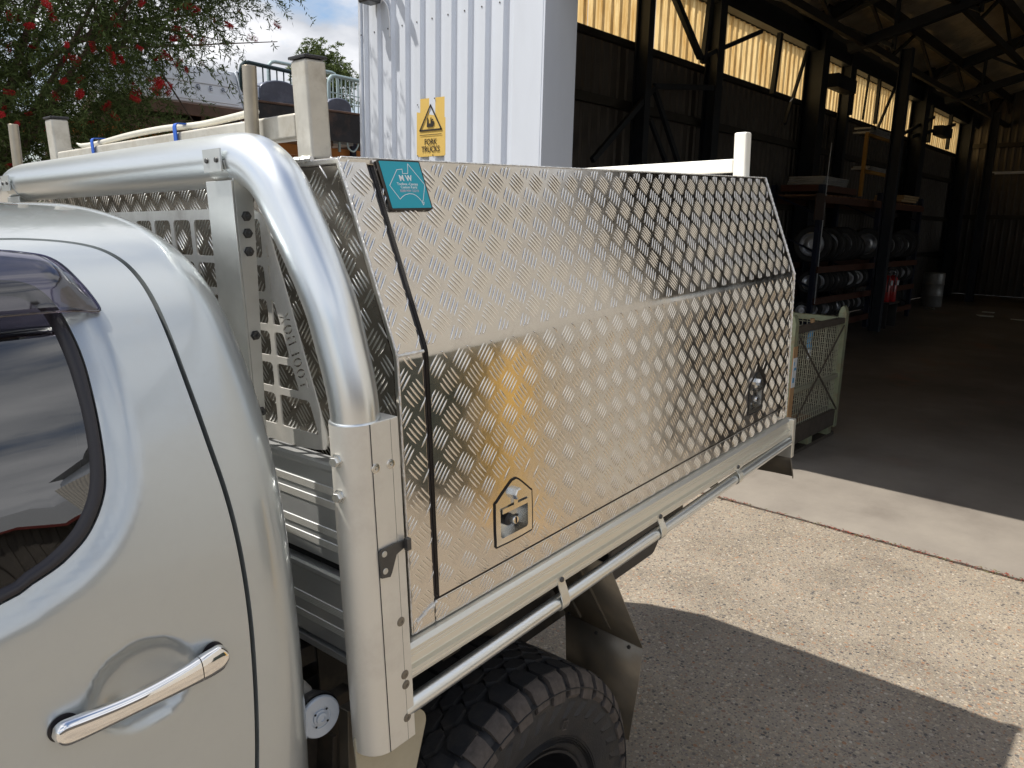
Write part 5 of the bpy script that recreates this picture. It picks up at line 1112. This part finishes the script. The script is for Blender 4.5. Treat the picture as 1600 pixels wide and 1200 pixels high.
# ---------------- wheel
def wheel(parent, flip=False):
    e = empty('wheel', (.325, .135 if not flip else W - .135, .345), 0, parent=parent)
    if flip: e.rotation_euler = (0, 0, PI)
    RT = .414; mb = MB()
    prof = [(.226, -.11), (.234, -.122), (.249, -.128), (.28, -.141), (.32, -.149), (.36, -.149), (.388, -.142), (.404, -.130), (RT - .002, -.112), (RT, -.07), (RT, .07), (RT - .002, .112), (.404, .130), (.36, .149), (.32, .149), (.28, .141), (.249, .128), (.226, .11)]
    mb.lathe(prof, (0, 0, 0), (0, 1, 0), 'tyre_rubber', 72)
    pt = lambda th, r, y: (r * math.sin(th), y, r * math.cos(th))
    def block(poly, r0, r1, ins=.0018):
        """poly in (arc length, y)"""
        n = len(poly); c = np.mean(poly, 0); top = [tuple(np.array(p) + (c - np.array(p)) / np.linalg.norm(c - np.array(p)) * ins) for p in poly]
        mb.raw([pt(a / RT, r0, y) for a, y in poly] + [pt(a / RT, r1, y) for a, y in top], [tuple(range(n, 2 * n))] + [(i, (i + 1) % n, n + (i + 1) % n, n + i) for i in range(n)], 'tyre_rubber')
    NB = 38; ST = 2 * PI * RT / NB
    for k in range(NB):
        a = k * ST
        for row, (yc, sh) in enumerate(((-.037, 0), (.0, .5), (.037, 0))):
            cx = a + sh * ST; w2 = .0195 if row != 1 else .0185; l2 = ST * .62; block([(cx - l2 * .80, yc - w2 * .1), (cx - l2 * .30, yc - w2), (cx + l2 * .62, yc - w2 * .75), (cx + l2 * .80, yc + w2 * .1), (cx + l2 * .30, yc + w2), (cx - l2 * .62, yc + w2 * .75)], RT - .002, RT + .0115)
        for sg in (-1, 1):
            cx = a + ST * .5; l2 = ST * (.46 if k % 2 else .43)
            poly = [(cx - l2 * .5, sg * .060), (cx + l2 * .3, sg * .056), (cx + l2, sg * .070), (cx + l2, sg * .113), (cx - l2 * .95, sg * .116), (cx - l2, sg * .078)]; block(poly, RT - .004, RT + .010)
            yo = .117 if k % 2 else .112; l2 *= .82
            # lug flowing over the shoulder
            A = [pt((cx + q * l2 * .95) / RT, r, sg * y) for q in (-1, 1) for r, y in ((RT + .008, yo - .002), (RT + .002, .133), (.392, .1505), (.364 if k % 2 else .375, .1545), (.362, .146), (.388, .140), (.408, .118))]
            mb.raw(A, [(0, 1, 8, 7), (1, 2, 9, 8), (2, 3, 10, 9), (3, 4, 11, 10), (0, 6, 5, 1), (1, 5, 4, 2), (2, 4, 3), (7, 8, 12, 13), (8, 9, 11, 12), (9, 10, 11)], 'tyre_scuff')
            # sidewall ribs
            mb.raw([pt((cx + l2 * .8) / RT, .358, sg * .1485), pt((cx - l2 * .5) / RT, .358, sg * .1485), pt((cx - l2 * 1.5) / RT, .318, sg * .1485), pt((cx - l2 * .4) / RT, .316, sg * .1485), pt((cx + l2 * .4) / RT, .355, sg * .1545), pt((cx - l2 * .9) / RT, .322, sg * .1535)], [(0, 1, 5, 4), (1, 2, 5), (3, 0, 4, 5), (2, 3, 5)], 'tyre_rubber')
    mb.lathe([(.386, -.142), (.3875, -.1535), (.3895, -.1535), (.391, -.140)], (0, 0, 0), (0, 1, 0), 'tyre_rubber', 72)
    for r_ in (.252, .258, .264, .270): mb.lathe([(r_ - .0015, -.131), (r_, -.1385), (r_ + .0015, -.133)], (0, 0, 0), (0, 1, 0), 'tyre_rubber', 64)
    stroke(mb, [(.36, .292), (.42, .292), (.42, .312), (.36, .312)], .0025, lambda a, b, h: pt(a, b, h), -.1485, -.1515, 'tyre_scuff', True)
    mb.build('tyre', e, angle=40)
    mb = MB(); mb.lathe([(.234, -.118), (.231, -.127), (.224, -.125), (.219, -.112), (.214, -.07), (.203, -.02), (.192, .02), (.15, .01), (.10, -.02), (.075, -.03), (.05, -.03), (.045, -.055), (0, -.056)], (0, 0, 0), (0, 1, 0), 'rim_black', 64)
    mb.lathe([(.219, -.10), (.206, .10), (.226, .12)], (0, 0, 0), (0, 1, 0), 'rim_black', 48)
    for k in range(8):
        a = 2 * PI * k / 8; mb.lathe([(.022, .001), (.022, -.004), (.018, -.005), (0, -.005)], (.155 * math.sin(a), .018, .155 * math.cos(a)), (0, 1, 0), 'gap_black', 16)
    for k in range(6):
        a = 2 * PI * k / 6 + .3; mb.lathe([(.011, 0), (.011, -.016), (.008, -.02), (0, -.02)], (.068 * math.sin(a), -.028, .068 * math.cos(a)), (0, 1, 0), 'chrome', 6)
    mb.build('rim', e)
wheel(ute); wheel(ute, True)

# ---------------- cab
CP = np.array([(.05, .45), (.012, .8), (-.004, 1.05), (-.002, 1.22), (.008, 1.36), (.032, 1.48), (.068, 1.58), (.12, 1.67), (.185, 1.735), (.26, 1.777), (.37, 1.807), (.54, 1.828), (.76, 1.836)])
SP = np.array(smooth([tuple(p) for p in CP], False, 24)); SL = np.r_[0, np.cumsum(np.hypot(*np.diff(SP, axis=0).T))]; SMAX = SL[-1]
XR, RR = -.192, .085; UMAX = XR - RR + RR * PI / 2
# light smoothing of the section so that reflections run clean
def SF(s): return np.interp(s, SL, SP[:, 0]), np.interp(s, SL, SP[:, 1])
def F(u, s, d=0.):
    u = np.asarray(u, float); s = np.asarray(s, float); y, z = SF(s); e = .02; y1, z1 = SF(np.clip(s + e, 0, SMAX)); y0, z0 = SF(np.clip(s - e, 0, SMAX)); dy, dz = y1 - y0, z1 - z0; l = np.hypot(dy, dz) + 1e-12
    dz_, dy_ = dz / l, dy / l; ny, nz = -dz_, dy_; top = s > SMAX - .02; ny = np.where(top, 0, ny); nz = np.where(top, 1, nz)
    th = np.clip((u - (XR - RR)) / RR, 0, PI / 2); ins = RR * (1 - np.cos(th)); x = np.where(u < XR - RR, u, XR - RR + RR * np.sin(th)); nx = np.sin(th); k = np.cos(th)
    return np.stack([x + nx * d, y - ny * ins + ny * k * d, z - nz * ins + nz * k * d], -1)
shut = [(-1.16, 1.432), (-.80, 1.432), (-.60, 1.430), (-.46, 1.424), (-.424, 1.419), (-.394, 1.410), (-.370, 1.398), (-.352, 1.383), (-.339, 1.363), (-.330, 1.338), (-.325, 1.304), (-.3235, 1.268), (-.3235, 1.234), (-.3235, 1.196), (-.323, 1.148), (-.321, 1.102), (-.317, 1.046), (-.311, .988), (-.307, .932), (-.305, .874), (-.3045, .816), (-.306, .756), (-.312, .656), (-.320, .55), (-.335, .40), (-.36, .20), (-.42, .08), (-.50, .05), (-1.10, .05), (-1.18, .10), (-1.20, .5), (-1.20, 1.36), (-1.19, 1.415)]
shut = dens(smooth(shut, True, 3), .009)
fro = [(-.488, 1.342), (-.458, 1.330), (-.446, 1.310), (-.440, 1.286), (-.437, 1.262), (-.4355, 1.238), (-.4345, 1.214), (-.435, 1.188), (-.437, 1.16), (-.440, 1.124), (-.444, 1.086), (-.448, 1.056), (-.454, 1.030), (-.463, 1.010), (-.475, .991), (-.490, .974), (-.508, .961), (-.526, .951), (-.556, .941), (-.596, .930), (-.80, .905), (-1.10, .89), (-1.13, .92), (-1.13, 1.30), (-1.10, 1.352), (-.80, 1.358), (-.60, 1.352)]
fro = dens(smooth(fro, True, 3), .008)
gla = [(-.494, 1.324), (-.468, 1.312), (-.457, 1.290), (-.4535, 1.264), (-.452, 1.234), (-.4515, 1.198), (-.4525, 1.164), (-.454, 1.130), (-.458, 1.09), (-.465, 1.05), (-.475, 1.022), (-.490, .999), (-.508, .981), (-.536, .964), (-.566, .953), (-.592, .945), (-.80, .922), (-1.09, .905), (-1.115, .93), (-1.115, 1.29), (-1.09, 1.334), (-.80, 1.340), (-.60, 1.334)]
gla = dens(smooth(gla, True, 3), .008)
def bowl(P):
    a = (P[:, 0] + .460) / .066; b = (P[:, 1] - .768) / .058; ca, sa = math.cos(.0), math.sin(.0); r2 = a * a + b * b
    t = np.clip(1 - r2, 0, 1); return -.027 * (t ** .6) * np.clip(t * 6, 0, 1)
def skin(name, V, T, dfun, m, parent, flange=None):
    D = dfun(V) if dfun else 0; X = F(V[:, 0], V[:, 1], D); mb = MB(); mb.raw(X, T, m)
    if flange:
        for loop, d0 in flange:
            L_ = np.array(loop); D0 = dfun(L_) if dfun else 0
            C = L_.mean(0); n = len(L_)
            mb.raw(np.vstack([F(L_[:, 0], L_[:, 1], D0), F(L_[:, 0], L_[:, 1], D0 - .0022), F(L_[:, 0], L_[:, 1], D0 - d0)]), [(i + q * n, (i + 1) % n + q * n, (i + 1) % n + (q + 1) * n, i + (q + 1) * n) for i in range(n) for q in (0, 1)], m)
    me = mb.mesh(name, 60, True); o = bpy.data.objects.new(name, me); col.objects.link(o); o.parent = parent; return o
cabp = empty('cab', parent=ute)
outer = dens([(-1.9, 0.0), (UMAX, 0.0), (UMAX, SMAX), (-1.9, SMAX)], .03)
hole = offs(shut, .0036)
V, T = region(outer, [hole], .016); body = skin('cab_body', V, T, None, 'car_paint', cabp, [(hole, .025)])
dr = empty('rear_door', parent=ute)
din = offs(shut, -.0036)
def sm(x): x = np.clip(x, 0, 1); return x * x * (3 - 2 * x)
froA = np.array(fro)
def ddoor(P):
    dist = pdist(P, froA[::2]); return -.0125 * sm(1 - dist / .036) + bowl(P)
g1 = [p for p in din]
V, T = region(din, [fro], .0085); door = skin('door_skin', V, T, ddoor, 'car_paint', dr, [(din, .02), (fro, .028)])
def ringskin(name, A, Bp, dA, dB, m, parent, mids=()):
    """strip between two outlines through distance-matched resampling"""
    def rs(P, n):
        P = np.array(P + [P[0]]); l = np.r_[0, np.cumsum(np.linalg.norm(np.diff(P, axis=0), axis=1))]; t = np.linspace(0, l[-1], n, endpoint=False); return np.stack([np.interp(t, l, P[:, 0]), np.interp(t, l, P[:, 1])], 1)
    n = 260; a = rs(list(A), n); b0 = np.array(dens(list(Bp), .002)); idx = [np.argmin(((b0 - p) ** 2).sum(1)) for p in a]; b = b0[idx]
    prof = [(0, dA)] + list(mids) + [(1, dB)]; R_ = [F(*(a + (b - a) * t).T, d) for t, d in prof]; mb = MB(); mb.raw(np.vstack(R_), [(i + q * n, (i + 1) % n + q * n, (i + 1) % n + (q + 1) * n, i + (q + 1) * n) for i in range(n) for q in range(len(prof) - 1)], m)
    o = mb.build(name, parent, angle=50); return o
ringskin('window_seal', offs(fro, -.0005), offs(gla, -.003), -.020, -.024, 'rubber_seal', dr, [(.12, -.0135), (.45, -.0125), (.75, -.016), (.88, -.021)])
V, T = region(dens(offs(gla, .002), .03), [], .05); skin('window_glass', V, T, lambda P: np.full(len(P), -.021), 'tint_glass', dr)
# weather shield
sh_ = dens(smooth([(-1.12, 1.378), (-.80, 1.392), (-.52, 1.386), (-.474, 1.380), (-.446, 1.371), (-.428, 1.362), (-.416, 1.344), (-.408, 1.314), (-.402, 1.286), (-.399, 1.262), (-.406, 1.2575), (-.43, 1.262), (-.47, 1.264), (-.52, 1.265), (-.80, 1.270), (-1.12, 1.280)], True, 3), .01)
V, T = region(sh_, [], .012)
def dsh(P):
    d = pdist(P, sh_); low = np.clip((1.385 - P[:, 1]) / .12, 0, 1); return .004 + .020 * sm(d / .030) * .9 + .012 * sm(low) * sm((-P[:, 0] - .40) / .05)
o = skin('weather_shield', V, T, dsh, 'tint_shield', dr)
mb = MB(); L_ = np.array([p for p in sh_ if p[1] > 1.30 or p[0] > -.41]); L_ = L_[np.argsort(L_[:, 0])]
mb.tube([tuple(F(p[0], p[1], .0055)) for p in sh_] + [tuple(F(*sh_[0], .0055))], .0016, 'tint_shield', 6); mb.build('shield_edge', dr)
# chrome handle: lofted bar bowing outward
def handle(name, t0, t1, cap0, cap1):
    mb = MB(); n = 36; K = 60; rings = []
    for i in range(K + 1):
        t = t0 + (t1 - t0) * i / K; u = -.573 + .222 * t
        hh = .0165 - .0028 * math.sin(PI * min(1, t / .85)) ** 2 + .0025 * sm(np.array((t - .70) / .2)).item()
        for c, ce in ((cap0, t - t0), (cap1, t1 - t)):
            if c:
                q = min(1, abs(ce) * .222 / .016); hh *= max(.05, math.sqrt(max(0, 1 - (1 - q) ** 2))) if q < 1 else 1
        out = .0095 + .0125 * math.sin(PI * min(max(t, 0), 1)) ** .6
        dep = .010
        for k in range(n):
            a = 2 * PI * k / n; c, s_ = math.cos(a), math.sin(a); cs = math.copysign(abs(c) ** .82, c); ss = math.copysign(abs(s_) ** .82, s_)
            rings.append(F(u, .762 + max(hh, .0004) * cs, out + dep * ss * (min(1, hh / .010))))
    mb.raw(rings, [(i * n + k, i * n + (k + 1) % n, (i + 1) * n + (k + 1) % n, (i + 1) * n + k) for i in range(K) for k in range(n)] + [tuple(range(n)), tuple(K * n + k for k in range(n))[::-1]], 'chrome')
    return mb.build(name, dr, angle=50)
handle('door_handle', 0, .80, True, False); handle('handle_cap', .806, 1.0, False, True)
for u_, hw, r_ in ((-.5570, .0178, .0172), (-.3665, .0175, .0198)):
    mb = MB(); X = [F(u_ + hw * math.cos(R(a)), .762 + r_ * math.sin(R(a)), .0010) for a in range(0, 360, 12)]; mb.raw(X, [tuple(range(len(X)))], 'rubber_seal'); mb.build('handle_gasket', dr)
# black jamb behind the shut line
ringskin('door_jamb', offs(shut, .03), offs(shut, -.03), -.018, -.018, 'gap_black', cabp)
# inside of the cab: dark lining, seat, far skin, rear wall, floor
def lin(d, x0, x1, m, name):
    s = np.linspace(.02, SMAX, 40); P = F(np.full(40, -1.0), s, -d); P2 = [(p[1], p[2]) for p in P]; P2 = P2 + [(W - a, b) for a, b in P2[::-1][1:]]; mb = MB(); n = len(P2)
    mb.raw([(x0, a, b) for a, b in P2] + [(x1, a, b) for a, b in P2], [(i, i + 1, n + i + 1, n + i) for i in range(n - 1)] + [tuple(range(n)), tuple(range(n, 2 * n))], m); return mb, P2
s_all = np.linspace(0, SMAX, 70)
R1 = [tuple(F(UMAX, s)) for s in s_all]; R1 = R1 + [(p[0], W - p[1], p[2]) for p in R1[::-1][1:]]
mb = MB(); mb.raw(R1, [tuple(range(len(R1)))], 'car_paint'); R2 = [(-1.9, p[1], p[2]) for p in [tuple(F(-1.0, s)) for s in s_all]]; R2 = R2 + [(p[0], W - p[1], p[2]) for p in R2[::-1][1:]]; mb.raw(R2, [tuple(range(len(R2)))], 'car_paint'); mb.build('rear_wall', cabp)
mb = MB(); mb.box(-1.85, -.26, .08, W - .08, .5, .53, 'black_plastic'); mb.box(-.30, -.29, .16, W - .16, .5, 1.60, 'black_plastic'); mb.box(-1.2, -.36, .16, W - .16, .53, .85, 'black_plastic'); mb.box(-.56, -.42, .20, W - .20, .85, 1.34, 'black_plastic', rot=Matrix.Rotation(R(10), 3, 'Y')); mb.build('rear_seat', cabp, bevel=.02)
for y in (.30, .95):
    mb = MB(); mb.box(-.46, -.38, y, y + .24, 1.38, 1.54, 'black_plastic'); mb.build('head_rest', cabp, bevel=.03)
mb = MB(); mb.box(-1.15, -.36, .060, .085, .55, 1.36, 'black_plastic'); mb.build('door_trim', dr, bevel=.01)
for o in [body, door] + [c for c in dr.children if c.name.startswith(('window_', 'door_trim'))]:
    c = o.copy(); col.objects.link(c); c.scale = (1, -1, 1); c.location = (0, W, 0)
    c.parent = cabp if o is body else None
    if c.parent is None:
        if 'fd' not in globals(): fd = empty('rear_door', parent=ute)
        c.parent = fd
# white strip lashed to the ladder rack with blue straps (things carried on the rack)
UM = ute.matrix_world.copy()
cd = empty('white_strip', label='thin curved white strip lashed along the front ladder rack bar', cat='strip'); cd.matrix_world = UM
mb = MB(); P = smooth([(.004, 1.150, 1.984), (.012, 1.13, 1.977), (.02, 1.05, 1.979), (.02, .90, 1.985), (.022, .74, 1.987), (.03, .60, 1.984), (.034, .48, 1.988), (.036, .40, 1.992)], False, 5)
mb.tube(P, [max(.002, .0065 * min(1, .15 + i / 6)) for i in range(len(P))], 'plank_white', 10); mb.build('strip', cd, angle=60)
for y, lb in ((.64, 'blue strap nearer the big rack post tying the white strip to the bar'), (1.045, 'blue strap farther along the bar near the tip of the white strip')):
    mb = MB(); q = rrect(-.0015, .0455, 1.925, 1.990, .008, 3); plate(mb, q, [offs(q, -.0022)], lambda a, b, h: (a, h, b), y, y + .013, 'blue_strap'); o = mb.build('tie_strap'); o.matrix_world = UM; tag(o, lb, 'strap', 'blue tie straps')
